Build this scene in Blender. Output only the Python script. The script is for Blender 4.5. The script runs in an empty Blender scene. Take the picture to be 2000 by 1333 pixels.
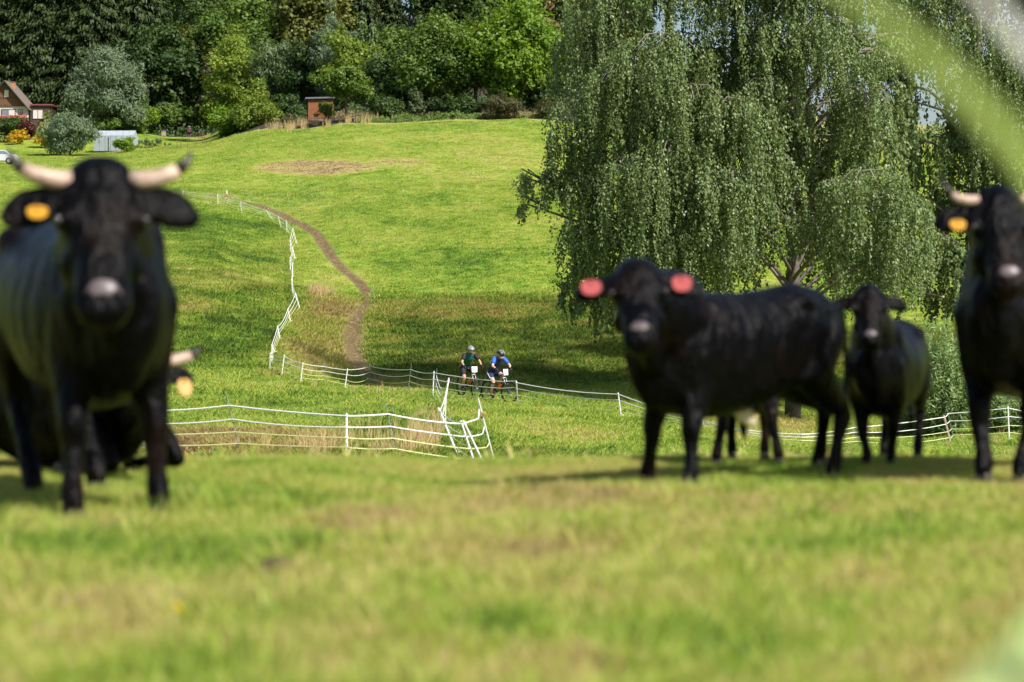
import bpy, bmesh, math, random
import numpy as np
from mathutils import Vector, Matrix, Euler

SC = bpy.context.scene
C = SC.collection
rad = math.radians
# ------------------------------------------------------------------ camera
F = 4722.0                       # focal length in photo pixels (85 mm on 36 mm, 2000 px wide)
EYE = 0.93
PITCH = math.atan(96.5 / F)
cam_d = bpy.data.cameras.new('camera'); cam = bpy.data.objects.new('camera', cam_d); C.objects.link(cam)
cam_d.lens = 85; cam_d.sensor_width = 36; cam_d.sensor_fit = 'HORIZONTAL'
cam_d.clip_start = 0.05; cam_d.clip_end = 6000
cam.location = (0, 0, EYE); cam.rotation_euler = (math.pi/2 - PITCH, 0, 0)
cam_d.dof.use_dof = True; cam_d.dof.focus_distance = 92; cam_d.dof.aperture_fstop = 2.1; cam_d.dof.aperture_blades = 9
SC.camera = cam
# ------------------------------------------------------------------ world and sun
SUN_EL, SUN_AZ = rad(46), rad(134)          # azimuth clockwise from +Y (view direction)
w = bpy.data.worlds.new('World'); SC.world = w; w.use_nodes = True
nt = w.node_tree; nt.nodes.clear()
sk = nt.nodes.new('ShaderNodeTexSky'); sk.sky_type = 'NISHITA'; sk.sun_disc = False
sk.sun_elevation = SUN_EL; sk.sun_rotation = SUN_AZ; sk.altitude = 400; sk.air_density = 1.0; sk.dust_density = 2.5; sk.ozone_density = 1.0
bg = nt.nodes.new('ShaderNodeBackground'); bg.inputs['Strength'].default_value = 0.085
wo = nt.nodes.new('ShaderNodeOutputWorld')
nt.links.new(sk.outputs[0], bg.inputs['Color']); nt.links.new(bg.outputs[0], wo.inputs['Surface'])
sd = bpy.data.lights.new('sun', 'SUN'); sd.energy = 4.8; sd.angle = rad(2.0); sd.color = (1.0, 0.95, 0.86)
sun = bpy.data.objects.new('sun', sd); C.objects.link(sun)
to_sun = Vector((math.sin(SUN_AZ)*math.cos(SUN_EL), math.cos(SUN_AZ)*math.cos(SUN_EL), math.sin(SUN_EL)))
sun.rotation_euler = to_sun.to_track_quat('Z', 'Y').to_euler(); sun.location = (0, 0, 60)
SC.view_settings.view_transform = 'Standard'; SC.view_settings.look = 'None'
SC.view_settings.exposure = 0.6; SC.view_settings.gamma = 1.0; SC.view_settings.use_curve_mapping = False
SC.render.engine = 'CYCLES'
SC.cycles.max_bounces = 5; SC.cycles.diffuse_bounces = 2; SC.cycles.glossy_bounces = 2; SC.cycles.transmission_bounces = 3
SC.cycles.transparent_max_bounces = 6; SC.cycles.use_denoising = True

rng = np.random.default_rng(7)
random.seed(7)
# ------------------------------------------------------------------ helpers
CP, SP = math.cos(PITCH), math.sin(PITCH)
def ray(px, py):
    """direction through a photo pixel, scaled so that Y = 1"""
    a, b = (px-1000)/F, -(py-666.5)/F
    y = CP + b*SP; z = b*CP - SP
    return a/y, z/y
def P(px, py, d):
    a, b = ray(px, py); return Vector((a*d, d, EYE + b*d))
def tag(o, label=None, cat=None, group=None, kind=None):
    if label: o['label'] = label
    if cat: o['category'] = cat
    if group: o['group'] = group
    if kind: o['kind'] = kind
    return o
def link(name, me, mats=None, parent=None):
    o = bpy.data.objects.new(name, me); C.objects.link(o)
    if mats is not None and me is not None and not me.materials:
        for m in (mats if isinstance(mats, (list, tuple)) else [mats]): me.materials.append(m)
    if parent is not None: o.parent = parent
    return o
def empty(name, loc=(0, 0, 0), rz=0.0, **k):
    o = bpy.data.objects.new(name, None); C.objects.link(o); o.location = loc; o.rotation_euler = (0, 0, rz)
    o.empty_display_size = 0.2
    tag(o, k.get('label'), k.get('cat'), k.get('group'), k.get('kind')); return o
def mesh_np(name, V, Fq, smooth=False, attrs=None, nper=4):
    me = bpy.data.meshes.new(name)
    V = np.asarray(V, np.float32); Fq = np.asarray(Fq, np.int32)
    me.vertices.add(len(V)); me.vertices.foreach_set('co', V.ravel())
    me.loops.add(Fq.size); me.loops.foreach_set('vertex_index', Fq.ravel())
    n = len(Fq); me.polygons.add(n)
    me.polygons.foreach_set('loop_start', np.arange(0, n*nper, nper, dtype=np.int32))
    me.polygons.foreach_set('loop_total', np.full(n, nper, np.int32))
    if smooth: me.polygons.foreach_set('use_smooth', np.ones(n, bool))
    me.update(calc_edges=True)
    if attrs:
        for k, (dom, arr) in attrs.items():
            a = me.attributes.new(k, 'FLOAT', dom); a.data.foreach_set('value', np.asarray(arr, np.float32))
    return me
class MB:
    """collects verts and faces for one mesh"""
    def __init__(s): s.v = []; s.f = []; s.mi = []
    def add(s, vs, fs, mi=0):
        b = len(s.v); s.v += [tuple(v) for v in vs]; s.f += [tuple(i+b for i in f) for f in fs]; s.mi += [mi]*len(fs)
    def box(s, x0, x1, y0, y1, z0, z1, mi=0):
        s.add([(x0,y0,z0),(x1,y0,z0),(x1,y1,z0),(x0,y1,z0),(x0,y0,z1),(x1,y0,z1),(x1,y1,z1),(x0,y1,z1)],
              [(0,3,2,1),(4,5,6,7),(0,1,5,4),(1,2,6,5),(2,3,7,6),(3,0,4,7)], mi)
    def tube(s, pts, r, n=6, mi=0, flat=1.0, cap=True, upv=None):
        pts = [Vector(p) for p in pts]; m = len(pts)
        rs = r if isinstance(r, (list, tuple)) else [r]*m
        vs = []; up = None
        for i, p in enumerate(pts):
            t = (pts[min(i+1, m-1)] - pts[max(i-1, 0)]).normalized()
            if up is None:
                up = Vector(upv) if upv is not None else (Vector((0, 0, 1)) if abs(t.z) < .9 else Vector((1, 0, 0)))
            a = t.cross(up)
            if a.length < 1e-5: a = t.cross(Vector((0.3, 1, 0.2)))
            a.normalize(); b = a.cross(t).normalized(); up = b
            for k in range(n):
                th = 2*math.pi*k/n
                vs.append(p + a*math.cos(th)*rs[i]*flat + b*math.sin(th)*rs[i])
        fs = [(i*n+k, i*n+(k+1) % n, (i+1)*n+(k+1) % n, (i+1)*n+k) for i in range(m-1) for k in range(n)]
        if cap:
            fs.append(tuple(range(n))[::-1]); fs.append(tuple((m-1)*n+k for k in range(n)))
        s.add(vs, fs, mi)
    def loft(s, secs, n=18, up=(0, 0, 1), mi=0, power=2.0):
        """secs: (centre, r_side, r_up) along a path, rounded ends; closed"""
        m = len(secs); cs = [Vector(c[0]) for c in secs]
        U = Vector(up); rings = []
        for i in range(m):
            t = (cs[min(i+1, m-1)] - cs[max(i-1, 0)]).normalized()
            a = t.cross(U); a = a.normalized() if a.length > 1e-4 else Vector((0, 1, 0))
            b = a.cross(t).normalized()
            rings.append((cs[i], a, b, t, secs[i][1], secs[i][2]))
        c0, a0, b0, t0, r1, r2 = rings[0]; e = min(r1, r2)
        R = [(c0 - t0*e*.85, a0, b0, t0, r1*.45, r2*.45), (c0 - t0*e*.5, a0, b0, t0, r1*.82, r2*.82)] + rings
        c1, a1, b1, t1, r1, r2 = rings[-1]; e = min(r1, r2)
        R += [(c1 + t1*e*.5, a1, b1, t1, r1*.82, r2*.82), (c1 + t1*e*.85, a1, b1, t1, r1*.45, r2*.45)]
        vs = []
        for (c, a, b, t, ra, rb) in R:
            for k in range(n):
                th = 2*math.pi*k/n; ct, st = math.cos(th), math.sin(th)
                vs.append(c + a*ra*math.copysign(abs(ct)**(2/power), ct) + b*rb*math.copysign(abs(st)**(2/power), st))
        M = len(R)
        fs = [(i*n+k, i*n+(k+1) % n, (i+1)*n+(k+1) % n, (i+1)*n+k) for i in range(M-1) for k in range(n)]
        fs.append(tuple(range(n))[::-1]); fs.append(tuple((M-1)*n+k for k in range(n)))
        s.add(vs, fs, mi)
    def ball(s, c, rx, ry=None, rz=None, nu=12, nv=8, mi=0, M=None):
        ry = ry or rx; rz = rz or rx; c = Vector(c); vs = [(0, 0, 1)]
        for j in range(1, nv):
            ph = math.pi*j/nv
            for i in range(nu):
                th = 2*math.pi*i/nu; vs.append((math.sin(ph)*math.cos(th), math.sin(ph)*math.sin(th), math.cos(ph)))
        vs.append((0, 0, -1)); out = []
        for v in vs:
            q = Vector((v[0]*rx, v[1]*ry, v[2]*rz))
            if M is not None: q = M @ q
            out.append(c + q)
        fs = [(0, 1+i, 1+(i+1) % nu) for i in range(nu)]
        for j in range(nv-2):
            for i in range(nu):
                a = 1+j*nu+i; b = 1+j*nu+(i+1) % nu; fs.append((a, a+nu, b+nu, b))
        last = len(vs)-1; b0 = 1+(nv-2)*nu
        fs += [(last, b0+(i+1) % nu, b0+i) for i in range(nu)]
        s.add(out, fs, mi)
    def mesh(s, name='m', smooth=False):
        me = bpy.data.meshes.new(name); me.from_pydata([tuple(v) for v in s.v], [], s.f); me.update()
        if any(s.mi): me.polygons.foreach_set('material_index', s.mi)
        if smooth: me.polygons.foreach_set('use_smooth', [True]*len(me.polygons))
        return me
    def build(s, name, mats, parent=None, smooth=False):
        return link(name, s.mesh(name, smooth), mats, parent)
def remesh(mb, voxel, smooth=6, fac=.5, name='body'):
    """union of closed pieces grown into ONE continuous skin"""
    me = mb.mesh('tmp'); o = bpy.data.objects.new('tmp', me); C.objects.link(o)
    r = o.modifiers.new('r', 'REMESH'); r.mode = 'VOXEL'; r.voxel_size = voxel; r.use_smooth_shade = True
    s_ = o.modifiers.new('s', 'SMOOTH'); s_.factor = fac; s_.iterations = smooth
    dg = bpy.context.evaluated_depsgraph_get()
    out = bpy.data.meshes.new_from_object(o.evaluated_get(dg), depsgraph=dg); out.name = name
    bpy.data.objects.remove(o); bpy.data.meshes.remove(me)
    out.polygons.foreach_set('use_smooth', [True]*len(out.polygons)); out.materials.clear()
    return out
# ------------------------------------------------------------------ materials
def N(t, typ, **k):
    n = t.nodes.new(typ)
    for a, b in k.items():
        if a.startswith('i_'): n.inputs[a[2:].replace('_', ' ')].default_value = b
        else: setattr(n, a, b)
    return n
def mat(name):
    m = bpy.data.materials.new(name); m.use_nodes = True; t = m.node_tree
    return m, t, t.nodes['Principled BSDF']
def solid(name, col, rough=.6, metal=0, var=.12, scale=8, bump=0, spec=.4, coat=0):
    m, t, p = mat(name)
    tc = N(t, 'ShaderNodeTexCoord'); nz = N(t, 'ShaderNodeTexNoise', i_Scale=scale, i_Detail=5)
    t.links.new(tc.outputs['Object'], nz.inputs['Vector'])
    mr = N(t, 'ShaderNodeMapRange'); mr.inputs['From Min'].default_value = .3; mr.inputs['From Max'].default_value = .7
    mr.inputs['To Min'].default_value = 1-var; mr.inputs['To Max'].default_value = 1+var
    t.links.new(nz.outputs[0], mr.inputs['Value'])
    mx = N(t, 'ShaderNodeVectorMath', operation='SCALE'); mx.inputs[0].default_value = col[:3]
    t.links.new(mr.outputs[0], mx.inputs['Scale']); t.links.new(mx.outputs[0], p.inputs['Base Color'])
    p.inputs['Roughness'].default_value = rough; p.inputs['Metallic'].default_value = metal
    p.inputs['Specular IOR Level'].default_value = spec; p.inputs['Coat Weight'].default_value = coat
    if bump:
        b = N(t, 'ShaderNodeBump', i_Strength=bump, i_Distance=.02); t.links.new(nz.outputs[0], b.inputs['Height']); t.links.new(b.outputs[0], p.inputs['Normal'])
    return m
def leaf_mat(name, c0, c1, rough=.55, trans=.3, hue=0.0):
    """c0..c1 chosen by each leaf's own 'tint'; slow noise gives lighter and darker sprays"""
    m, t, p = mat(name)
    at = N(t, 'ShaderNodeAttribute', attribute_name='tint')
    cr = N(t, 'ShaderNodeMix', data_type='RGBA'); cr.inputs[6].default_value = (*c0, 1); cr.inputs[7].default_value = (*c1, 1)
    t.links.new(at.outputs['Fac'], cr.inputs[0])
    t.links.new(cr.outputs[2], p.inputs['Base Color'])
    p.inputs['Roughness'].default_value = rough; p.inputs['Specular IOR Level'].default_value = .35
    tr = N(t, 'ShaderNodeBsdfTranslucent'); mul = N(t, 'ShaderNodeVectorMath', operation='MULTIPLY'); mul.inputs[1].default_value = (1.5, 1.5, .5)
    t.links.new(cr.outputs[2], mul.inputs[0]); t.links.new(mul.outputs[0], tr.inputs['Color'])
    ms = N(t, 'ShaderNodeMixShader'); ms.inputs[0].default_value = trans
    t.links.new(p.outputs[0], ms.inputs[1]); t.links.new(tr.outputs[0], ms.inputs[2])
    t.links.new(ms.outputs[0], t.nodes['Material Output'].inputs['Surface'])
    return m
# grass colours: one palette shared by the soil sheet and by the tufts, driven by 'dry' (0 lush .. 1 bare)
def grass_group():
    g = bpy.data.node_groups.new('grass_colour', 'ShaderNodeTree')
    g.interface.new_socket('Dry', in_out='INPUT', socket_type='NodeSocketFloat')
    g.interface.new_socket('Rough', in_out='INPUT', socket_type='NodeSocketFloat')
    g.interface.new_socket('Color', in_out='OUTPUT', socket_type='NodeSocketColor')
    gi = N(g, 'NodeGroupInput'); go = N(g, 'NodeGroupOutput'); geo = N(g, 'ShaderNodeNewGeometry')
    acc = gi.outputs['Dry']
    for sc, amp, det in ((.16, .34, 4), (.9, .34, 4), (4.5, .26, 3)):
        mp = N(g, 'ShaderNodeMapping'); mp.inputs['Scale'].default_value = (1, .6, 1); g.links.new(geo.outputs['Position'], mp.inputs['Vector'])
        nz = N(g, 'ShaderNodeTexNoise', i_Scale=sc, i_Detail=det, i_Roughness=.6); g.links.new(mp.outputs[0], nz.inputs['Vector'])
        ma = N(g, 'ShaderNodeMath', operation='MULTIPLY_ADD'); ma.inputs[1].default_value = amp*2; ma.inputs[2].default_value = -amp
        g.links.new(nz.outputs[0], ma.inputs[0]); ad = N(g, 'ShaderNodeMath', operation='ADD')
        g.links.new(acc, ad.inputs[0]); g.links.new(ma.outputs[0], ad.inputs[1]); acc = ad.outputs[0]
    cr = N(g, 'ShaderNodeValToRGB'); e = cr.color_ramp.elements
    e[0].position = 0.0; e[0].color = (.040, .085, .014, 1); e[1].position = 1.0; e[1].color = (.17, .105, .06, 1)
    for pos, col in ((.10, (.085, .165, .020)), (.20, (.155, .265, .026)), (.38, (.27, .34, .045)), (.58, (.37, .35, .11)), (.8, (.38, .29, .15))):
        x = e.new(pos); x.color = (*col, 1)
    g.links.new(acc, cr.inputs[0])
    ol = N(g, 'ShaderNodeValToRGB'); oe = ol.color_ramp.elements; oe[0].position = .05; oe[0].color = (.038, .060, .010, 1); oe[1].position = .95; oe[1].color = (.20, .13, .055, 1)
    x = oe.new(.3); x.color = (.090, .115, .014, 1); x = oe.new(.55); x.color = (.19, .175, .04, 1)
    g.links.new(acc, ol.inputs[0]); mr = N(g, 'ShaderNodeMix', data_type='RGBA'); g.links.new(gi.outputs['Rough'], mr.inputs[0]); g.links.new(cr.outputs[0], mr.inputs[6]); g.links.new(ol.outputs[0], mr.inputs[7])  # darker olive ramp for rough grass and for shade put into the colour
    g.links.new(mr.outputs[2], go.inputs['Color'])
    return g
GG = grass_group()
def ground_mat():
    m, t, p = mat('pasture_ground')
    at = N(t, 'ShaderNodeAttribute', attribute_name='dry'); g = N(t, 'ShaderNodeGroup'); g.node_tree = GG
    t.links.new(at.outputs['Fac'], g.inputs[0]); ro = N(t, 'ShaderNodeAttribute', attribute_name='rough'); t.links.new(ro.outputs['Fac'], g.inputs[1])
    geo = N(t, 'ShaderNodeNewGeometry')
    mp = N(t, 'ShaderNodeMapping'); mp.inputs['Scale'].default_value = (1, .45, 1); t.links.new(geo.outputs['Position'], mp.inputs['Vector'])
    nz = N(t, 'ShaderNodeTexNoise', i_Scale=5, i_Detail=8, i_Roughness=.72); t.links.new(mp.outputs[0], nz.inputs['Vector'])
    pt = N(t, 'ShaderNodeAttribute', attribute_name='path')
    soil = N(t, 'ShaderNodeValToRGB'); soil.color_ramp.elements[0].color = (.075, .052, .024, 1); soil.color_ramp.elements[1].color = (.27, .20, .10, 1)
    soil.color_ramp.elements[0].position = .3; soil.color_ramp.elements[1].position = .7
    t.links.new(nz.outputs[0], soil.inputs[0])
    # the trodden edge is ragged
    ma = N(t, 'ShaderNodeMath', operation='MULTIPLY_ADD'); ma.inputs[1].default_value = 2.6; t.links.new(nz.outputs[0], ma.inputs[0]); ma.inputs[2].default_value = -1.3
    ad = N(t, 'ShaderNodeMath', operation='ADD'); t.links.new(pt.outputs['Fac'], ad.inputs[0]); t.links.new(ma.outputs[0], ad.inputs[1])
    mr = N(t, 'ShaderNodeMapRange'); mr.inputs['From Min'].default_value = .35; mr.inputs['From Max'].default_value = .65; t.links.new(ad.outputs[0], mr.inputs['Value'])
    mx = N(t, 'ShaderNodeMix', data_type='RGBA'); t.links.new(mr.outputs[0], mx.inputs[0]); t.links.new(g.outputs[0], mx.inputs[6]); t.links.new(soil.outputs[0], mx.inputs[7])
    v = N(t, 'ShaderNodeMapRange'); v.inputs['From Min'].default_value = .3; v.inputs['From Max'].default_value = .7; v.inputs['To Min'].default_value = .55; v.inputs['To Max'].default_value = 1.25
    t.links.new(nz.outputs[0], v.inputs['Value'])
    sc = N(t, 'ShaderNodeVectorMath', operation='SCALE'); t.links.new(mx.outputs[2], sc.inputs[0]); t.links.new(v.outputs[0], sc.inputs['Scale'])
    t.links.new(sc.outputs[0], p.inputs['Base Color']); p.inputs['Roughness'].default_value = .95; p.inputs['Specular IOR Level'].default_value = .1
    b = N(t, 'ShaderNodeBump', i_Strength=.9, i_Distance=.12); t.links.new(nz.outputs[0], b.inputs['Height']); t.links.new(b.outputs[0], p.inputs['Normal'])
    return m
def tuft_mat(name, gain=1.0, rough=.6):
    m, t, p = mat(name)
    at = N(t, 'ShaderNodeAttribute', attribute_name='dry', attribute_type='INSTANCER')
    bl = N(t, 'ShaderNodeAttribute', attribute_name='tint')
    ad = N(t, 'ShaderNodeMath', operation='MULTIPLY_ADD'); ad.inputs[1].default_value = .55
    sub = N(t, 'ShaderNodeMath', operation='SUBTRACT'); sub.inputs[1].default_value = .5
    t.links.new(bl.outputs['Fac'], sub.inputs[0]); t.links.new(sub.outputs[0], ad.inputs[0]); t.links.new(at.outputs['Fac'], ad.inputs[2])
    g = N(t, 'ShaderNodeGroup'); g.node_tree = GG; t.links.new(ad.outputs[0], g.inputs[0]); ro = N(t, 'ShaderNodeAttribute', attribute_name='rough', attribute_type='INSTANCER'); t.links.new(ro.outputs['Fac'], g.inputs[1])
    sc = N(t, 'ShaderNodeVectorMath', operation='SCALE'); sc.inputs['Scale'].default_value = gain; t.links.new(g.outputs[0], sc.inputs[0])
    t.links.new(sc.outputs[0], p.inputs['Base Color']); p.inputs['Roughness'].default_value = rough; p.inputs['Specular IOR Level'].default_value = .3
    tr = N(t, 'ShaderNodeBsdfTranslucent'); mul = N(t, 'ShaderNodeVectorMath', operation='MULTIPLY'); mul.inputs[1].default_value = (1.3, 1.3, .6)
    t.links.new(sc.outputs[0], mul.inputs[0]); t.links.new(mul.outputs[0], tr.inputs['Color'])
    ms = N(t, 'ShaderNodeMixShader'); ms.inputs[0].default_value = .35
    t.links.new(p.outputs[0], ms.inputs[1]); t.links.new(tr.outputs[0], ms.inputs[2]); t.links.new(ms.outputs[0], t.nodes['Material Output'].inputs['Surface'])
    return m
# ------------------------------------------------------------------ terrain
COLS = {
 -600: [(43,915),(50,868),(60,820),(90,745),(115,620),(140,520),(185,420),(230,350),(280,310),(320,262),(345,232),(400,120)],
 150: [(43,915),(50,868),(54,845),(60,815),(75,775),(90,738),(100,690),(115,605),(140,505),(185,410),(230,345),(270,312),(292,299),(320,262),(340,238),(400,120)],
 380: [(43,915),(50,868),(54,845),(60,815),(75,775),(90,738),(100,690),(115,602),(140,502),(185,400),(230,332),(270,291),(300,281),(330,271),(352,240),(400,130)],
 550: [(43,915),(50,860),(58,830),(75,785),(92,745),(98,720),(110,655),(125,590),(145,520),(188,410),(235,315),(275,262),(300,235),(330,180),(400,60)],
 700: [(43,915),(50,858),(55,838),(65,800),(85,772),(101,758),(107,725),(114,685),(124,620),(132,582),(150,510),(188,400),(235,300),(280,240),(300,215),(330,160),(400,40)],
 1000:[(43,925),(55,880),(65,840),(75,805),(85,786),(95,768),(104,730),(114,665),(124,605),(132,580),(150,500),(188,395),(235,295),(280,231),(300,210),(330,160),(400,40)],
 1300:[(43,935),(55,900),(70,850),(80,820),(90,800),(100,760),(110,700),(120,640),(133,588),(150,520),(188,410),(235,310),(280,250),(330,200),(400,150)],
 1700:[(43,940),(55,915),(70,880),(80,868),(90,848),(98,815),(110,760),(133,640),(160,540),(188,460),(235,350),(280,290),(330,265),(400,245)],
 2600:[(43,940),(55,915),(70,875),(80,860),(90,840),(98,805),(110,750),(133,640),(160,540),(188,460),(235,360),(280,310),(330,285),(400,265)],
}
NEAR = [(0,0),(6,0),(11,.0),(13.6,-.035),(16,-.24),(20,-.72),(30,-1.68)]
DG = np.concatenate([np.arange(0, 60, .5), np.arange(60, 405, 1.0)])
def pchip(x, y, xs):
    x = np.array(x, float); y = np.array(y, float); h = np.diff(x); dl = np.diff(y)/h; n = len(x); m = np.zeros(n)
    for i in range(1, n-1):
        if dl[i-1]*dl[i] > 0:
            w1, w2 = 2*h[i]+h[i-1], h[i]+2*h[i-1]; m[i] = (w1+w2)/(w1/dl[i-1]+w2/dl[i])
    m[0], m[-1] = dl[0], dl[-1]
    i = np.clip(np.searchsorted(x, xs)-1, 0, n-2); t = (xs-x[i])/h[i]
    return (2*t**3-3*t**2+1)*y[i]+(t**3-2*t**2+t)*h[i]*m[i]+(-2*t**3+3*t**2)*y[i+1]+(t**3-t**2)*h[i]*m[i+1]
CPX = sorted(COLS); PROF = []
for c in CPX:
    pts = list(NEAR) + [(d, EYE + ray(0, py)[1]*d) for d, py in COLS[c]]
    z = pchip([p[0] for p in pts], [p[1] for p in pts], DG)
    k = np.array([.25, .5, .25])
    for _ in range(3): z[40:] = np.convolve(np.pad(z, 1, 'edge'), k, 'valid')[40:]
    PROF.append(z)
PROF = np.array(PROF); CPXA = np.array(CPX, float)
def _n2(x, y, s):     # cheap smooth undulation
    return np.sin(x*1.3/s+1.7*np.sin(y*.7/s))*np.sin(y*1.1/s+1.3*np.sin(x*.9/s+2))
def hgt(x, y):
    x = np.asarray(x, float); y = np.asarray(y, float)
    yy = np.clip(y, 1.0, 404); px = 1000 + F*x/yy
    px = np.clip(px, CPXA[0], CPXA[-1])
    j = np.clip(np.searchsorted(CPXA, px)-1, 0, len(CPXA)-2); t = (px-CPXA[j])/(CPXA[j+1]-CPXA[j]); t = t*t*(3-2*t)
    fi = np.interp(yy, DG, np.arange(len(DG))); i0 = np.clip(fi.astype(int), 0, len(DG)-2); ft = fi-i0
    za = PROF[j, i0]*(1-ft)+PROF[j, i0+1]*ft; zb = PROF[j+1, i0]*(1-ft)+PROF[j+1, i0+1]*ft
    z = za*(1-t)+zb*t
    far = np.clip((y-400)/300, 0, 1); z = z + far*6*(1-far*.5)
    amp = np.clip((y-14)/30, 0, 1)
    z = z + amp*(.07*_n2(x, y, 2.3)+.035*_n2(x+9, y, .9)) + np.clip((y-3)/6, 0, 1)*(1-amp)*.018*_n2(x, y, .6)
    z = np.where(y < 8, z*np.clip(y/8, 0, 1), z)
    return z
def G(px, py, dmin=14.5, dmax=399):
    """first ground point beyond dmin on the ray through a photo pixel"""
    a, b = ray(px, py); d = np.arange(dmin, dmax, .1); g = hgt(a*d, d) - (EYE+b*d)
    k = np.nonzero(g > 0)[0]
    dd = d[k[0]] if len(k) else dmax
    return Vector((a*dd, dd, float(hgt(a*dd, dd))))
def GD(px, d):
    a, _ = ray(px, 570); return Vector((a*d, d, float(hgt(a*d, d))))
# trail centre line (photo pixels -> ground)
TRAIL = [(150,366),(250,368),(310,374),(380,378),(440,384),(500,398),(548,417),(590,437),(618,456),(636,482),(652,508),(676,532),(702,552),(716,570),(719,588),(708,606),(694,626),(686,655),(690,690),(706,722),(738,752),(800,776),(880,783),(960,792),(1060,800),(1150,815)]
TR = np.array([[*G(px, py, 50)[:2]] for px, py in TRAIL])
def poly_dist(x, y, L):
    best = np.full(x.shape, 1e9); par = np.zeros(x.shape)
    for i in range(len(L)-1):
        a, b = L[i], L[i+1]; ab = b-a; t = np.clip(((x-a[0])*ab[0]+(y-a[1])*ab[1])/(ab@ab), 0, 1)
        d = np.hypot(x-a[0]-t*ab[0], y-a[1]-t*ab[1]); k = d < best; best = np.where(k, d, best); par = np.where(k, i+t, par)
    return best, par
def path_at(x, y):
    d, par = poly_dist(x, y, TR)
    w_ = np.interp(par, [0, 4, 8, 12, 15, 16, 18, 20, 21, 25], [.42, .42, .36, .29, .28, .40, .62, .45, .4, .35])
    st = np.interp(par, [0, 14, 15, 17, 19, 20, 21, 25], [1, 1, 1, .85, .75, .42, .15, .0])
    return np.clip(1.25-d/(w_*1.6), 0, 1)*st
def ell(px, py, cx, cy, rx, ry, soft=1.0):
    q = ((px-cx)/rx)**2+((py-cy)/ry)**2
    return np.clip((1.3-q)*1.4/soft, 0, 1)
PATCH = [  # (px, py, rx, ry, change): bleached, trampled and lush pasture, plus birch shade painted on the bank
 (615,328,115,15,.44),(780,316,60,8,.2),(560,545,40,14,.05),(630,660,85,75,.20),(600,700,110,45,.12),(655,600,60,22,.22),(860,610,190,20,.20),(820,745,130,26,.14),
 (430,550,110,18,.22),(360,600,60,20,.12),(480,865,210,28,.48),(330,880,80,25,.25),(800,880,60,30,.15),(1090,858,120,22,.22),(1040,830,50,8,.15),
 (900,680,200,60,-.05),(1120,690,130,70,-.10),(450,650,120,40,-.12),(420,440,140,40,-.14),(450,500,110,22,-.12),(440,700,120,24,-.10),(700,440,120,80,.0),
 (900,300,250,40,.08),(1000,540,160,50,-.04),(850,520,120,50,-.04),(800,240,250,14,-.02),(1480,830,120,40,.20),(1640,840,150,30,.12),
]
def dry_at(x, y, z):
    yy = np.maximum(y, 1.0); px = 1000+F*x/yy; py = 570-F*(z-EYE)/yy
    far = y > 30
    d = np.where(y > 132, .31, .29)
    d = d + np.where(y < 30, .17+.17*_n2(x*1.0, y*.8, .55)+.07*_n2(x+3, y, .23), 0)
    # strip before the garden and wood: tall dry weeds
    for cx, cy, rx, ry, v in PATCH: d = d + np.where(far, ell(px, py, cx, cy, rx, ry)*v, 0)
    near = [(1000,985,260,30,.20),(720,1030,120,25,.2),(1350,990,150,22,.12),(600,990,80,20,-.12),(1600,1060,250,50,-.16),(1500,920,180,16,-.10),(850,1150,110,40,-.10),(560,1130,90,40,.12),
            (250,1200,140,50,.15),(980,1230,90,30,-.14),(1150,1300,130,25,.2),(1300,1180,120,30,.1),(1880,1150,140,60,-.15),(120,1080,120,30,-.10),(60,1280,120,40,.1),(1100,1090,120,20,.12),(1200,945,90,14,-.12)]  # the ovals beside and under the calf paint its shadow as darker green
    for cx, cy, rx, ry, v in near: d = d + np.where(~far, ell(px, py, cx, cy, rx, ry, 1.3)*v, 0)
    bank = np.clip((y-99)/4, 0, 1)*np.clip((133.5-y)/2.5, 0, 1)*np.clip((px-690)/50, 0, 1)
    d = d + bank*(-.06+.46*(np.clip(_n2(x*.55, y*1.3, 1.5)*.6+_n2(x, y, .7)*.5, 0, 1)))
    lft = np.clip((y-88)/6, 0, 1)*np.clip((185-y)/30, 0, 1)*np.clip((600-px)/60, 0, 1)
    d = d + lft*(-.06+.20*np.clip(_n2(x*.5+4, y*1.2, 1.9)*.7+_n2(x, y, .8)*.4, 0, 1))
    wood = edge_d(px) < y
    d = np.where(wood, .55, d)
    return d
def rough_shade_at(x, y):
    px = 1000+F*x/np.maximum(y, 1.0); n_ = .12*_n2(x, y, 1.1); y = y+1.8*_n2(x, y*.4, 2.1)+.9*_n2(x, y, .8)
    bank = np.clip((y-98)/5, 0, 1)*np.clip((133.5-y)/4.0, 0, 1)*np.clip((px-690)/90, 0, 1)  # bank: coarse dark grass, with its shade also painted in as darker olive
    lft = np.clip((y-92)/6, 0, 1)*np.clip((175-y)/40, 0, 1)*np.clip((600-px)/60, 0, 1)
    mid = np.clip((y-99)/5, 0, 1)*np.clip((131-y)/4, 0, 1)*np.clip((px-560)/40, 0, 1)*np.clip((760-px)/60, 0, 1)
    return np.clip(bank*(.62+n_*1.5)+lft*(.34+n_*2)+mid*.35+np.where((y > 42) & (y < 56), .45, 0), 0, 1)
EDGE = ([-600,60,200,330,430,475,600,700,900,1080,1300,2600],[326,326,328,331,328,290,280,278,278,277,279,300])
def edge_d(px): return np.interp(px, EDGE[0], EDGE[1])
M_ground = ground_mat()
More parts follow.
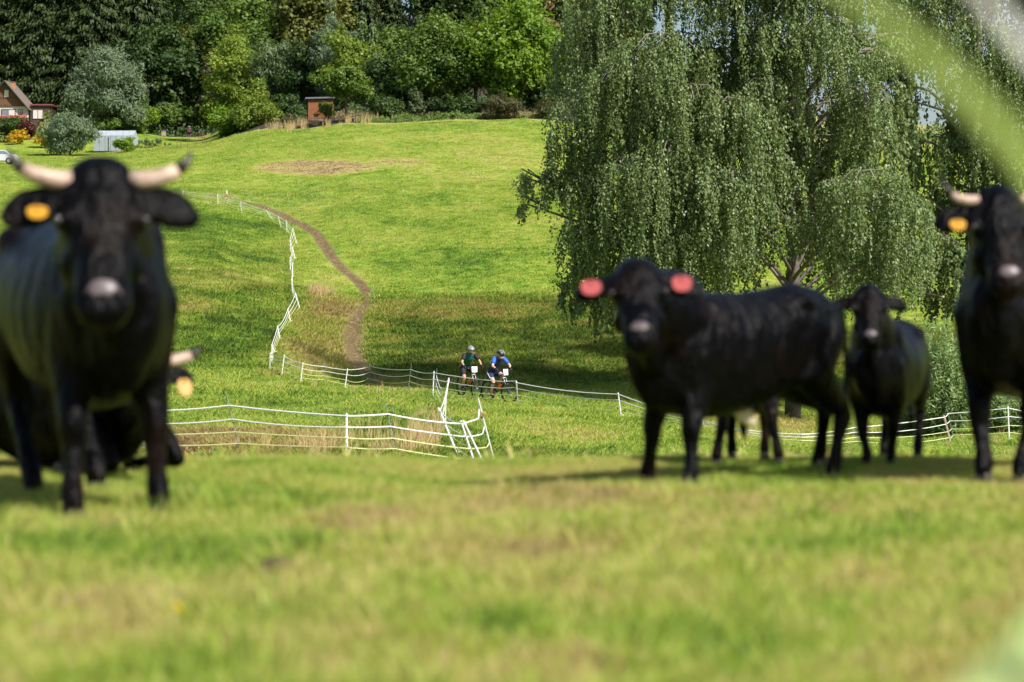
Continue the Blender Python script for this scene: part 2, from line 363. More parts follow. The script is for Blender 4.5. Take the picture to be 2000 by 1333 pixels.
def build_terrain():
    us = np.concatenate([-np.geomspace(20000, 900, 24), np.arange(-860, 2880, 8.0), np.geomspace(2900, 22000, 24)])
    ds = np.concatenate([np.arange(1.5, 14, .2), np.arange(14, 42, .7), np.arange(42, 60, .4), np.arange(60, 140, .42), np.arange(140, 300, 1.4), np.arange(300, 405, 4), np.geomspace(420, 3000, 22)])
    U, D = np.meshgrid(us, ds); X = (U-1000)/F*D; Y = D
    Z = hgt(X, Y)
    pa = path_at(X, Y); Z = Z - .06*pa
    dr = dry_at(X, Y, Z)
    nr, nc = X.shape; V = np.stack([X, Y, Z], -1).reshape(-1, 3)
    i = np.arange(nr-1)[:, None]*nc + np.arange(nc-1)[None, :]
    Fq = np.stack([i, i+1, i+nc+1, i+nc], -1).reshape(-1, 4)
    ff = pa.reshape(-1)[Fq].max(1) > .12
    yy = Y.reshape(-1)[Fq].mean(1)
    def sub(mask, name, label=None):
        f = Fq[mask]; u, inv = np.unique(f, return_inverse=True)
        me = mesh_np(name, V[u], inv.reshape(-1, 4), True, {'dry': ('POINT', dr.reshape(-1)[u]), 'path': ('POINT', pa.reshape(-1)[u]), 'rough': ('POINT', rough_shade_at(V[u][:, 0], V[u][:, 1]))})
        o = link(name, me, M_ground); tag(o, kind='structure'); return o
    sub(~ff & (yy < 30), 'ground'); sub(ff, 'path'); pxm = (1000+F*X/Y).reshape(-1)[Fq].mean(1); wd = (yy >= np.interp(pxm, EDGE[0], EDGE[1])+1.5) & (pxm < 1260)
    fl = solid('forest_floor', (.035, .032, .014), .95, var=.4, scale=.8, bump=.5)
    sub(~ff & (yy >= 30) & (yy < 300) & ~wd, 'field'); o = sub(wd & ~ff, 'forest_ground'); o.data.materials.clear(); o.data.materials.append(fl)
    sub(~ff & (yy >= 300) & ~wd, 'hill')
    # the same pasture behind the photographer
    xs = np.linspace(-80, 80, 41); ys = np.linspace(-90, 1.5, 24); A, B = np.meshgrid(xs, ys)
    n = 41; i = np.arange(23)[:, None]*n+np.arange(40)[None, :]
    me = mesh_np('ground', np.stack([A, B, A*0], -1).reshape(-1, 3), np.stack([i, i+1, i+n+1, i+n], -1).reshape(-1, 4), True,
                 {'dry': ('POINT', np.full(A.size, .38)), 'path': ('POINT', np.zeros(A.size))})
    tag(link('ground', me, M_ground), kind='structure')
build_terrain()
# ------------------------------------------------------------------ grass (nobody could count it)
def tuft_mesh(name, nb, r, h, wid, lean=.5, seg=3, seed=0):
    g = np.random.default_rng(seed); V = []; Fq = []; T = []
    for _ in range(nb):
        a = g.uniform(0, 2*np.pi); rr = r*math.sqrt(g.uniform()); bx, by = rr*math.cos(a), rr*math.sin(a)
        a2 = a+g.normal(0, .8); hh = h*g.uniform(.45, 1.1); ln = lean*hh*g.uniform(.2, 1.2); fa = g.uniform(0, np.pi); ti = g.uniform()
        dx, dy = math.cos(fa), math.sin(fa); b = len(V)
        for s in range(seg+1):
            t = s/seg; ww = wid*(1-t**1.6)+.0004; cx = bx+math.cos(a2)*ln*t*t; cy = by+math.sin(a2)*ln*t*t; cz = hh*(t-.25*t*t*lean)-.01
            V += [(cx-dx*ww, cy-dy*ww, cz), (cx+dx*ww, cy+dy*ww, cz)]
        for s in range(seg): Fq.append((b+2*s, b+2*s+1, b+2*s+3, b+2*s+2)); T.append(ti)
    return mesh_np(name, V, Fq, True, {'tint': ('FACE', T)})
def scatter(name, P3, dry, scl, protos, label=None):
    """one stuff object: points that carry tufts"""
    me = bpy.data.meshes.new(name); n = len(P3); me.vertices.add(n); me.vertices.foreach_set('co', np.asarray(P3, np.float32).ravel())
    P3 = np.asarray(P3); 
    for k, arr in (('dry', dry), ('rough', rough_shade_at(P3[:, 0], P3[:, 1])), ('scl', scl), ('rz', rng.uniform(0, 6.283, n)), ('pick', rng.integers(0, len(protos), n).astype(float))):
        a = me.attributes.new(k, 'FLOAT', 'POINT'); a.data.foreach_set('value', np.asarray(arr, np.float32))
    o = link(name, me); tag(o, label=label, kind='stuff', cat='grass' if label else None)
    col = bpy.data.collections.new(name+'_kinds')
    for i, p in enumerate(protos):
        po = bpy.data.objects.new('%s_blades_%02d' % (name, i), p); col.objects.link(po)
    ng = bpy.data.node_groups.new(name, 'GeometryNodeTree')
    ng.interface.new_socket('Geometry', in_out='INPUT', socket_type='NodeSocketGeometry'); ng.interface.new_socket('Geometry', in_out='OUTPUT', socket_type='NodeSocketGeometry')
    gi = N(ng, 'NodeGroupInput'); go = N(ng, 'NodeGroupOutput'); ip = N(ng, 'GeometryNodeInstanceOnPoints'); ci = N(ng, 'GeometryNodeCollectionInfo')
    ci.inputs['Collection'].default_value = col; ci.inputs['Separate Children'].default_value = True; ci.inputs['Reset Children'].default_value = True
    ip.inputs['Pick Instance'].default_value = True
    def at(k):
        a = N(ng, 'GeometryNodeInputNamedAttribute', data_type='FLOAT'); a.inputs['Name'].default_value = k; return a.outputs['Attribute']
    cx = N(ng, 'ShaderNodeCombineXYZ'); ng.links.new(at('rz'), cx.inputs['Z']); e2 = N(ng, 'FunctionNodeEulerToRotation'); ng.links.new(cx.outputs[0], e2.inputs[0])
    fi = N(ng, 'FunctionNodeFloatToInt'); ng.links.new(at('pick'), fi.inputs[0])
    ng.links.new(gi.outputs[0], ip.inputs['Points']); ng.links.new(ci.outputs[0], ip.inputs['Instance']); ng.links.new(e2.outputs[0], ip.inputs['Rotation'])
    ng.links.new(at('scl'), ip.inputs['Scale']); ng.links.new(fi.outputs[0], ip.inputs['Instance Index']); ng.links.new(ip.outputs[0], go.inputs[0])
    md = o.modifiers.new('grass', 'NODES'); md.node_group = ng
    return o
M_tuft = tuft_mat('grass_blades', 1.32); M_near = tuft_mat('near_grass_blades', 1.30)
def with_mat(me, m): me.materials.append(m); return me
def band(y0, y1, dens, margin=.06, pxr=(-60, 2060)):
    """points per square metre, uniform over a wedge of pasture"""
    a0, a1 = (pxr[0]-1000)/F-margin, (pxr[1]-1000)/F+margin
    area = (a1-a0)*(y1*y1-y0*y0)/2; n = int(area*dens)
    y = np.sqrt(rng.uniform(y0*y0, y1*y1, n)); x = rng.uniform(a0, a1, n)*y
    return x, y
def grass(name, y0, y1, dens, protos, s0, s1, keep=None, margin=.06, add=0.0):
    x, y = band(y0, y1, dens, margin); z = hgt(x, y); pa = path_at(x, y) if y1 > 80 else np.zeros(len(x))
    px = 1000+F*x/y; k = (pa < np.where(y > 135, .02, rng.uniform(.15, .6, len(x)))) & (y < edge_d(px)-.5)
    if keep is not None: k &= keep(x, y, z, px, 570-F*(z-EYE)/y)
    x, y, z, pa = x[k], y[k], z[k]-.06*pa[k], pa[k]
    dr = dry_at(x, y, z)+rng.normal(0, .05, len(x))+add
    return scatter(name, np.stack([x, y, z], 1), dr, rng.uniform(s0, s1, len(x)), protos)
short = [with_mat(tuft_mesh('grass_blades', 26, .07, .085, .0026, .7, 3, i), M_near) for i in range(4)]
tall = [with_mat(tuft_mesh('grass_blades', 22, .06, .16, .003, .8, 3, 20+i), M_near) for i in range(3)]
coarse = [with_mat(tuft_mesh('grass_blades', 20, .22, .17, .013, .9, 2, 40+i), M_tuft) for i in range(4)]
coarse2 = [with_mat(tuft_mesh('grass_blades', 18, .45, .20, .028, .9, 1, 60+i), M_tuft) for i in range(4)]
grass('pasture_grass', 2.2, 11.2, 260, short, .6, 1.15, margin=.12)
grass('pasture_grass', 11.2, 15.2, 420, short, .32, .62, margin=.12)
grass('pasture_grass', 3.0, 11.0, 60, tall, .55, 1.2, margin=.12, keep=lambda x, y, z, px, py: _n2(x+5, y+2, .45)+.4*_n2(x, y, .12) > .35, add=-.08)
grass('bank_grass', 15.2, 42, 5, coarse, .6, 1.2)
grass('bank_grass', 42, 75, 34, coarse, .45, 1.15)
grass('bank_grass', 75, 134, 15, coarse, .6, 1.4)
grass('bank_grass', 104, 134, 7, coarse, 1.1, 1.9, keep=lambda x, y, z, px, py: (px > 560))
grass('meadow_grass', 133, 205, 9, coarse, .6, 1.15, add=.04)
grass('meadow_grass', 200, 296, 4.5, coarse2, .45, .9, add=.05)
# golden stalks: tall dead grass by the corner of the fences and on the bank
M_straw = solid('dead_grass', (.50, .37, .17), .8, var=.2, scale=3)
straw = [with_mat(tuft_mesh('grass_blades', 16, .12, .62, .006, .35, 3, 80+i), M_straw) for i in range(3)]
def straw_patch(name, spots, n, s0=.5, s1=1.1):
    pts = []
    for (px, py, rx, ry, dmin) in spots:
        for _ in range(n):
            q = G(px+random.gauss(0, rx), py+random.gauss(0, ry), dmin); pts.append(q)
    a = np.array([tuple(p) for p in pts]); scatter(name, a, np.full(len(a), .7), rng.uniform(s0, s1, len(a)), straw)
straw_patch('dead_grass', [(815,862,26,12,43),(790,880,40,8,43),(620,880,60,8,43),(840,840,14,14,43)], 30, .5, 1.1)
straw_patch('dead_grass', [(634,576,10,3,100),(616,578,7,2,100)], 22, 1.0, 1.5)
straw_patch('dead_grass', [(1930,870,40,6,43),(640,748,90,8,80),(760,768,60,5,80)], 22, .35, .8)
straw_patch('dead_grass', [(620,246,30,3,230),(700,238,30,3,230),(1000,226,60,2,230),(560,252,20,3,230)], 26, 1.6, 2.6)
# tiny flowers
def specks(name, spots, n, r, col, lift):
    V = []; Fq = []
    for (px, py, rx, ry, dmin) in spots:
        for _ in range(n):
            q = G(px+random.gauss(0, rx), py+random.gauss(0, ry), dmin); s = r*random.uniform(.6, 1.3); z = q.z+lift*random.uniform(.6, 1.2); b = len(V)
            V += [(q.x-s, q.y, z-.1*s), (q.x, q.y-s*.6, z), (q.x+s, q.y, z-.1*s), (q.x, q.y+s*.6, z+.3*s)]; V += [(q.x-s*.6, q.y, z+s*.4), (q.x+s*.6, q.y, z+s*.4), (q.x+s*.6, q.y, z-s*.5), (q.x-s*.6, q.y, z-s*.5)]
            Fq += [(b, b+1, b+2, b+3), (b+4, b+5, b+6, b+7)]
    o = link(name, mesh_np(name, V, Fq), solid(name, col, .7, var=.05)); tag(o, kind='stuff'); return o
specks('white_clover_flowers', [(900,245,110,8,140),(780,262,120,14,140),(640,300,140,22,140),(560,395,50,18,140),(850,420,150,50,140),(950,330,90,50,140),(700,372,120,22,140),(450,390,40,10,140)], 150, .035, (.75, .75, .68), .2)
specks('yellow_dandelion_flowers', [(400,770,60,14,46),(430,800,40,12,46),(620,760,70,10,46),(760,780,50,14,46),(390,700,60,10,80),(345,902,16,4,43)], 34, .024, (.75, .55, .02), .14)
# ------------------------------------------------------------------ cattle
def hide_mat(name, c=(.0016, .0015, .002), brown=(.022, .010, .006), amt=.5):
    m, t, p = mat(name); tc = N(t, 'ShaderNodeTexCoord')
    n1 = N(t, 'ShaderNodeTexNoise', i_Scale=3.2, i_Detail=4); t.links.new(tc.outputs['Object'], n1.inputs['Vector'])
    cr = N(t, 'ShaderNodeValToRGB'); cr.color_ramp.elements[0].position = .52; cr.color_ramp.elements[1].position = .78
    cr.color_ramp.elements[0].color = (*c, 1); cr.color_ramp.elements[1].color = (*[a*(1-amt)+b*amt for a, b in zip(c, brown)], 1)
    t.links.new(n1.outputs[0], cr.inputs[0]); t.links.new(cr.outputs[0], p.inputs['Base Color'])
    mp = N(t, 'ShaderNodeMapping'); mp.inputs['Scale'].default_value = (30, 30, 9); t.links.new(tc.outputs['Object'], mp.inputs['Vector'])
    n2 = N(t, 'ShaderNodeTexNoise', i_Scale=3.0, i_Detail=6, i_Roughness=.7); t.links.new(mp.outputs[0], n2.inputs['Vector'])
    mp3 = N(t, 'ShaderNodeMapping'); mp3.inputs['Scale'].default_value = (1.3, 1.3, .5); t.links.new(tc.outputs['Object'], mp3.inputs['Vector']); n3 = N(t, 'ShaderNodeTexNoise', i_Scale=7, i_Detail=4, i_Roughness=.55); t.links.new(mp3.outputs[0], n3.inputs['Vector'])
    b1 = N(t, 'ShaderNodeBump', i_Strength=.3, i_Distance=.012); t.links.new(n2.outputs[0], b1.inputs['Height'])
    b2 = N(t, 'ShaderNodeBump', i_Strength=.85, i_Distance=.09); t.links.new(n3.outputs[0], b2.inputs['Height']); t.links.new(b1.outputs[0], b2.inputs['Normal'])
    t.links.new(b2.outputs[0], p.inputs['Normal'])
    p.inputs['Roughness'].default_value = .36; p.inputs['Specular IOR Level'].default_value = .085
    return m
M_hide = hide_mat('black_hide'); M_hide2 = hide_mat('black_brown_hide', amt=.9)
M_nose = solid('nose_skin', (.105, .082, .09), .42, var=.35, scale=30, spec=.5)
M_eye = solid('eye', (.01, .008, .006), .08, spec=.9)
M_hoof = solid('hoof', (.03, .026, .022), .5)
M_horn = solid('horn_bone', (.44, .315, .25), .5, var=.3, scale=14, bump=.3)
M_horntip = solid('horn_tip', (.03, .025, .022), .35)
M_ytag = solid('yellow_tag', (.46, .22, .003), .45, var=.06)
M_rtag = solid('red_tag', (.34, .065, .065), .8, var=.06)
M_cream = solid('cream_skin', (.55, .46, .33), .7, var=.1)
M_innerear = solid('inner_ear', (.05, .035, .03), .8)
def lerp(a, b, t): return Vector(a)*(1-t)+Vector(b)*t
def make_cow(name, label, cat, group, front, rear, H, head, hscale=1.0, horns=None, tags=(), hide=None, legs=None, lying=False,
             pupil=True, belly=0.0, neckw=1.0, tail=True, headonly=False, bodyw=1.0, foots=None, bodylen=1.0):
    """front / rear: world ground points between the fore and hind feet; head: (poll point, muzzle point, roll) in world space"""
    hide = hide or M_hide
    f, r = Vector(front), Vector(rear); f.z = r.z = 0; dirv = (f-r); rz = math.atan2(dirv.y, dirv.x)
    s = H/1.25; L = min(max(dirv.length/1.06, .95*s), 1.2*s)*bodylen
    base = f-dirv.normalized()*.46*L; base.z = (Vector(front).z+Vector(rear).z)/2
    root = empty(name, base, rz, label=label, cat=cat, group=group)
    Mi = (Matrix.Translation(base) @ Matrix.Rotation(rz, 4, 'Z')).inverted()
    mb = MB(); dz = -0.40*s if lying else 0.0; bw = bodyw
    S = lambda x, zc, hh, hw: ((x*L, 0, (zc+0)*s+dz), hw*s*bw, hh*s)
    mb.loft([S(-.80, 1.00, .13, .12), S(-.70, .96, .26, .22), S(-.52, .94, .32, .265), S(-.30, .875, .345, .285), S(-.05, .815, .385+belly, .315), S(.18, .80, .40+belly*.6, .31),
             S(.40, .83, .40, .275), S(.55, .83, .36, .22), S(.66, .82, .26, .15)], n=24)
    # hip bones and withers give the back its corners
    for sy in (-1, 1):
        mb.ball((-.42*L, sy*.19*s*bw, 1.12*s+dz), .10*s, .06*s, .065*s)
        mb.ball((-.76*L, sy*.10*s*bw, 1.06*s+dz), .06*s, .05*s, .08*s)
        mb.ball((.42*L, sy*.15*s*bw, 1.03*s+dz), .12*s, .085*s, .20*s)           # shoulder blade
        mb.ball((.50*L, sy*.17*s*bw, .84*s+dz), .12*s, .09*s, .13*s)             # point of shoulder
    mb.loft([((.32*L, 0, 1.12*s+dz), .07*s, .11*s), ((.46*L, 0, 1.15*s+dz), .075*s, .115*s), ((.6*L, 0, 1.12*s+dz), .08*s, .12*s)])
    mb.loft([((.46*L, 0, .56*s+dz), .08*s, .13*s), ((.58*L, 0, .60*s+dz), .09*s, .13*s), ((.66*L, 0, .72*s+dz), .07*s, .13*s)])   # brisket
    poll, muz = Mi @ Vector(head[0]), Mi @ Vector(head[1])
    ef = (muz-poll); hl = ef.length; ef.normalize()
    side = Vector((0, 0, 1)).cross(ef); side.normalize()
    if len(head) > 2 and head[2]: side = (Matrix.Rotation(rad(head[2]), 3, ef) @ side)
    eu = ef.cross(side).normalized()                 # forehead normal
    k = hl/.52*hscale if False else hl/.52
    kw = k*hscale
    # neck: from the withers to behind the jaw
    n0 = Vector((.40*L, 0, 1.02*s+dz)); n3 = poll+ef*.10*k-eu*.15*k
    n1 = n0*.62+n3*.38+Vector((0, 0, .0*s)); n2 = n0*.28+n3*.72
    mb.loft([(n0, .19*s, .30*s), (n1, .16*s*neckw, .26*s), (n2, .13*s*neckw, .20*s), (n3, .11*kw, .14*kw)], n=20)
    g1 = Vector((.54*L, 0, .80*s+dz)); g2 = poll+ef*.24*k-eu*.20*k                # dewlap
    mb.loft([(g1, .08*s, .18*s), (g1*.5+g2*.5-Vector((0, 0, .06*s)), .06*s, .13*s), (g2, .04*kw, .06*kw)], n=14)
    # head
    HS = [(-.02, .100, .075, .085), (.07, .124, .10, .095), (.18, .132, .115, .105), (.32, .128, .118, .112), (.46, .104, .105, .104), (.62, .086, .088, .090), (.78, .082, .076, .078), (.90, .088, .070, .072), (.97, .080, .060, .064)]
    mb.loft([(poll+ef*t*hl-eu*dep*k, wd*kw, dp*k) for t, wd, dp, dep in HS], n=20, up=tuple(eu))
    mb.ball(poll+ef*.03*k-eu*.075*k, .085*kw, .085*kw, .085*k)
    mb.ball(poll+ef*.50*k-eu*.10*k, .075*kw, .075*kw, .05*kw)                      # muzzle pad
    for sy in (-1, 1):
        e = poll+ef*.175*k+side*sy*.112*kw-eu*.055*k; mb.ball(e, .034*kw)           # brow
        mb.ball(poll+ef*.29*k+side*sy*.07*kw-eu*.15*k, .06*kw)                     # cheek
    jaw = [(poll+ef*.20*k-eu*.20*k, .075*kw, .05*k), (poll+ef*.34*k-eu*.175*k, .06*kw, .045*k), (poll+ef*.46*k-eu*.155*k, .05*kw, .04*k)]
    mb.loft(jaw, n=14, up=tuple(eu))
    # ears: cupped leaves on a stalk
    ears = {}
    for sy in (-1, 1):
        e0 = poll+ef*.075*k+side*sy*.10*kw-eu*.075*k
        drop = ef*.045+Vector((0, 0, -.0)); out = (side*sy*1.0-eu*.18+drop*4*.5).normalized()
        P_ = [e0+out*a*k+ef*b*k for a, b in ((0, 0), (.045, .004), (.10, .018), (.155, .036), (.20, .052))]
        mb.loft([(P_[0], .036*k, .034*k), (P_[1], .055*k, .030*k), (P_[2], .082*k, .026*k), (P_[3], .074*k, .024*k), (P_[4], .040*k, .018*k)], n=14, up=tuple(eu))
        ears[sy] = (P_, out)
    # legs
    lw = .155*s*bw; hw = .150*s*bw; hoofs = []
    foots = foots or {}
    if not lying:
        for key, sx, sy in (('fl', 1, 1), ('fr', 1, -1), ('rl', -1, 1), ('rr', -1, -1)):
            if key in foots: ft = Mi @ Vector(foots[key]); ft.z = max(min(ft.z, .12), -.12)
            else: ft = Vector(((.46 if sx > 0 else -.60)*L, sy*(lw*.9 if sx > 0 else hw), 0))
            if sx > 0:
                sh = Vector((.44*L, sy*lw, .80*s)); el = Vector((.40*L, sy*lw*1.05, .60*s)); kn = el*.47+ft*.53+Vector((.02*s, 0, .06*s)); fe = ft+Vector((-.015*s, 0, .10*s))
                kn.z = .34*s
                mb.loft([(sh, .11*s, .18*s), (el, .095*s, .14*s), (el*.5+kn*.5+Vector((0, 0, .02)), .074*s, .094*s), (kn+Vector((0, 0, .03*s)), .062*s, .068*s), (kn, .062*s, .068*s), (kn-Vector((0, 0, .05*s)), .052*s, .054*s), (kn*.35+fe*.65, .042*s, .046*s), (fe, .052*s, .055*s), (ft+Vector((.02*s, 0, .05*s)), .046*s, .052*s)], n=14, up=(1, 0, 0))
            else:
                hp = Vector((-.60*L, sy*hw*.85, .92*s)); st = Vector((-.50*L, sy*hw*1.12, .66*s)); hk = Vector((-.71*L+ (ft.x+.60*L)*.6, sy*hw*.5+ft.y*.5, .42*s)); fe = ft+Vector((-.015*s, 0, .10*s))
                gk = st*.5+hk*.5+Vector((-.015*s, 0, 0))
                mb.loft([(hp, .14*s, .22*s), (st, .125*s, .19*s), (gk, .082*s, .112*s), (hk+Vector((0, 0, .03*s)), .056*s, .076*s), (hk-Vector((0, 0, .03*s)), .050*s, .066*s), (hk*.45+fe*.55, .042*s, .048*s), (fe, .052*s, .055*s), (ft+Vector((.02*s, 0, .05*s)), .046*s, .052*s)], n=14, up=(1, 0, 0))
            hoofs.append(ft)
    else:
        for sy in (-1, 1):
            a = Vector((.42*L, sy*lw*1.2, .38*s)); b_ = Vector((.66*L, sy*lw*1.5, .20*s)); c_ = Vector((.74*L, sy*lw*1.5, .09*s)); d_ = Vector((.50*L, sy*lw*1.6, .07*s)); e_ = Vector((.42*L, sy*lw*1.6, .05*s))
            mb.loft([(a, .09*s, .13*s), (b_, .06*s, .075*s), (c_, .05*s, .055*s)], n=14); mb.loft([(c_, .045*s, .045*s), (d_, .036*s, .036*s), (e_, .04*s, .04*s)], n=12)
            a = Vector((-.55*L, sy*.20*s, .36*s)); b_ = Vector((-.25*L, sy*.34*s, .20*s)); c_ = Vector((-.62*L, sy*.40*s, .08*s)); d_ = Vector((-.32*L, sy*.44*s, .05*s))
            mb.loft([(a, .16*s, .2*s), (b_, .10*s, .13*s), (c_, .05*s, .05*s)], n=14); mb.loft([(c_, .045*s, .045*s), (d_, .036*s, .036*s)], n=12)
            hoofs.append(Vector((.40*L, sy*lw*1.6, 0)))
    if tail:
        zt = 1.10*s+dz
        tp = [Vector((-.80*L, 0, zt)), Vector((-.90*L, 0, zt-.06*s)), Vector((-.93*L, .01, zt-.30*s)), Vector((-.92*L, .02*s, zt-.62*s if not lying else .1*s))]
        mb.loft([(tp[0], .05*s, .05*s), (tp[1], .035*s, .035*s), (tp[2], .024*s, .024*s), (tp[3], .02*s, .02*s)], n=10, up=(1, 0, 0))
        tf = [tp[3], tp[3]+Vector((0, .01, -.10*s)), tp[3]+Vector((.01, .0, -.24*s))]
        mb.loft([(tf[0], .022*s, .022*s), (tf[1], .045*s, .04*s), (tf[2], .015*s, .015*s)], n=10, up=(1, 0, 0))
    body = link('body', remesh(mb, .016*max(s, .7), 13, .5), hide, root)
    for h in hoofs:
        hb = MB(); z0 = h.z
        for e in (-1, 1):
            hb.loft([(h+Vector((-.02*s, e*.018*s, .062*s)), .020*s, .036*s), (h+Vector((.005*s, e*.020*s, .03*s)), .024*s, .046*s), (h+Vector((.014*s, e*.021*s, .012*s)), .026*s, .056*s)], n=10, up=(1, 0, 0))
        hb.build('hoof', M_hoof, root, True)
    nb = MB(); nb.loft([(poll+ef*.430*k-eu*.016*k, .036*kw, .014*k), (poll+ef*.462*k-eu*.020*k, .054*kw, .020*k), (poll+ef*.494*k-eu*.044*k, .050*kw, .022*k), (poll+ef*.508*k-eu*.072*k, .036*kw, .016*k)], n=16, up=tuple(eu))
    nose = nb.build('nose', M_nose, root, True)
    for sy in (-1, 1):
        vb = MB(); vb.ball(poll+ef*.468*k-eu*.004*k+side*sy*.040*kw, .013*k, .013*k, .011*k, 8, 6); vb.build('nostril', M_innerear, nose, True)
        eb = MB(); eb.ball(poll+ef*.185*k+side*sy*.124*kw-eu*.045*k, .021*k, nu=10, nv=8); eb.build('eye', M_eye, root, True)
        ib = MB(); P_, out = ears[sy]
        ib.loft([(P_[1]+eu*.020*k, .020*k, .005*k), (P_[2]+eu*.019*k, .042*k, .006*k), (P_[3]+eu*.015*k, .034*k, .005*k)], n=10, up=tuple(eu)); ib.build('inner_ear', M_innerear, root, True)
    if horns:
        for sy in (-1, 1):
            hs, tipup, fwd = horns
            h0 = poll+side*sy*.100*kw-eu*.055*k+ef*.022*k
            q = lambda a, b, c: h0+side*sy*a*hs+ef*b*hs+eu*c*hs*fwd
            pts = [q(-.02, .005, 0), q(.03, .008, .01), q(.07, .006, .03), q(.115, -.004, .05), q(.155, -.018*tipup, .07), q(.185, -.038*tipup, .09), q(.200, -.060*tipup, .10), q(.206, -.082*tipup, .105)]
            hb = MB(); hb.tube(pts[:5], [.037*hs, .036*hs, .034*hs, .030*hs, .025*hs], 14); ho = hb.build('horn', M_horn, root, True)
            tb = MB(); tb.tube(pts[4:], [.0255*hs, .019*hs, .011*hs, .003*hs], 12); tb.build('horn_tip', M_horntip, ho, True)
    for (sy, along, sz, m_, dropf) in tags:
        P_, out = ears[sy]; c = P_[2]*(1-along)+P_[3]*along; down = (ef*.9+Vector((0, 0, -.6))).normalized(); rgt = down.cross(eu).normalized()
        tb = MB(); prof = [(.5*math.copysign(abs(math.cos(a_))**.8, math.cos(a_))*(1-.12*math.sin(a_)), .5+.54*math.copysign(abs(math.sin(a_))**.8, math.sin(a_))) for a_ in np.linspace(0, 2*math.pi, 17)[:-1]]; prof = [(-a_, b_) for a_, b_ in prof]
        c0 = c+eu*.034*k-down*(.030*k if m_ is M_rtag else -.030); vs = []
        for o_ in (0, .005): vs += [c0+rgt*a*sz+down*b*sz*dropf+eu*(o_+.02*b) for a, b in prof]
        n = 16; tb.add(vs, [tuple(range(n))[::-1], tuple(range(n, 2*n))]+[(i, (i+1) % n, n+(i+1) % n, n+i) for i in range(n)])
        tg = tb.build('ear_tag', m_, root)
        if m_ is M_ytag:      # dark printed figures, smeared by wear
            pb_ = MB()
            for i_ in (-1, 0, 1):
                q0 = c0+eu*.0075+down*sz*.50*dropf/ .8+rgt*i_*sz*.22
                pb_.add([q0-rgt*sz*.07, q0+rgt*sz*.07, q0+rgt*sz*.07+down*sz*.26+eu*.0012, q0-rgt*sz*.07+down*sz*.26+eu*.0012], [(0, 1, 2, 3)])
            tag(pb_.build('tag_print', M_innerear, tg), kind='stuff')
        sb = MB(); sb.ball(c0+down*.012+eu*.008, .011, .011, .011, 8, 6); sb.build('tag_stud', m_, tg, True)
    return root, Mi
def gp(px, d, dy=0): return GD(px, d)
# 1 horned cow, far left, full face
c1, _ = make_cow('cow', 'big black cow with two horns and yellow ear tag, facing camera at left', 'cow', 'black cattle on the near pasture',
         GD(222, 10.15), GD(80, 11.35), 1.30, (P(197, 322, 9.45), P(203, 597, 9.15), 0), 1.12, horns=(1.06, 1.2, .5), tags=((-1, -.15, .080, M_ytag, .75),), belly=.0, bodyw=.98,
         foots={'fl': GD(309, 10.15), 'fr': GD(141, 9.95), 'rl': GD(186, 11.2), 'rr': GD(62, 10.9)}, neckw=1.2)
# 2 lying cow behind her
c2, _ = make_cow('cow', 'black cow lying down behind the big horned cow, with a drooping yellow ear tag', 'cow', 'black cattle on the near pasture',
         GD(205, 12.5), GD(-80, 13.3), 1.16, (P(285, 690, 11.9), P(306, 838, 11.7), 0), 1.05, horns=(.95, .8, .3), tags=((1, .5, .068, M_ytag, 1.35),), lying=True, tail=False)
# 3 young bull, three-quarter view
c3, _ = make_cow('calf', 'stocky black calf side-on with a round red tag in each ear', 'calf', 'black calves on the near pasture',
         GD(1312, 11.55), GD(1612, 12.35), .985, (P(1243, 508, 11.05), P(1252, 655, 10.72), 3), 1.08, tags=((-1, .5, .092, M_rtag, .95), (1, .3, .090, M_rtag, 1.0)),
         foots={'fl': GD(1348, 11.35), 'fr': GD(1264, 11.7), 'rl': GD(1628, 12.25), 'rr': GD(1600, 12.95)}, belly=-.01, neckw=1.0, bodyw=.86)
pb = MB(); pb.loft([(( -.02, 0, .40), .03, .05), ((-.10, 0, .335), .026, .05), ((-.16, 0, .29), .016, .03)], n=10); pb.build('sheath', M_cream, c3, True)
# 4 calf hidden behind him, seen from the rear
c4, M4 = make_cow('calf', 'black calf walking away, only its hind legs and tail show below the red-tagged calf', 'calf', 'black calves on the near pasture',
         GD(1462, 14.0), GD(1460, 13.3), .84, (P(1462, 690, 14.3), P(1462, 740, 14.55), 0), 1.0, foots={'rl': GD(1400, 13.1), 'rr': GD(1521, 13.05)}, hide=M_hide2)
ub = MB(); ub.ball((-.50, -.12, .42), .05, .03, .05); ub.build('pale_flank_patch', M_cream, c4, True)
# 5 small calf
c5, _ = make_cow('calf', 'small black calf without ear tags standing alone in front of the willow bush', 'calf', 'black calves on the near pasture',
         GD(1712, 13.15), GD(1762, 13.95), .80, (P(1697, 560, 12.85), P(1702, 664, 12.65), 0), 1.10, foots={'fr': GD(1694, 13.05), 'fl': GD(1741, 13.15)}, bodyw=1.02, neckw=1.1)
# 6 horned cow cropped by the right edge
c6, _ = make_cow('cow', 'black cow with upright pale horn and yellow ear tag, cut by right edge', 'cow', 'black cattle on the near pasture',
         GD(1968, 11.9), GD(2085, 13.0), 1.24, (P(1954, 372, 11.45), P(1976, 552, 11.2), 0), 1.15, horns=(.72, 2.1, .2), tags=((-1, .0, .075, M_ytag, .8),),
         foots={'fr': GD(1922, 11.75), 'fl': GD(1996, 11.6)}, bodyw=1.02, neckw=1.15)
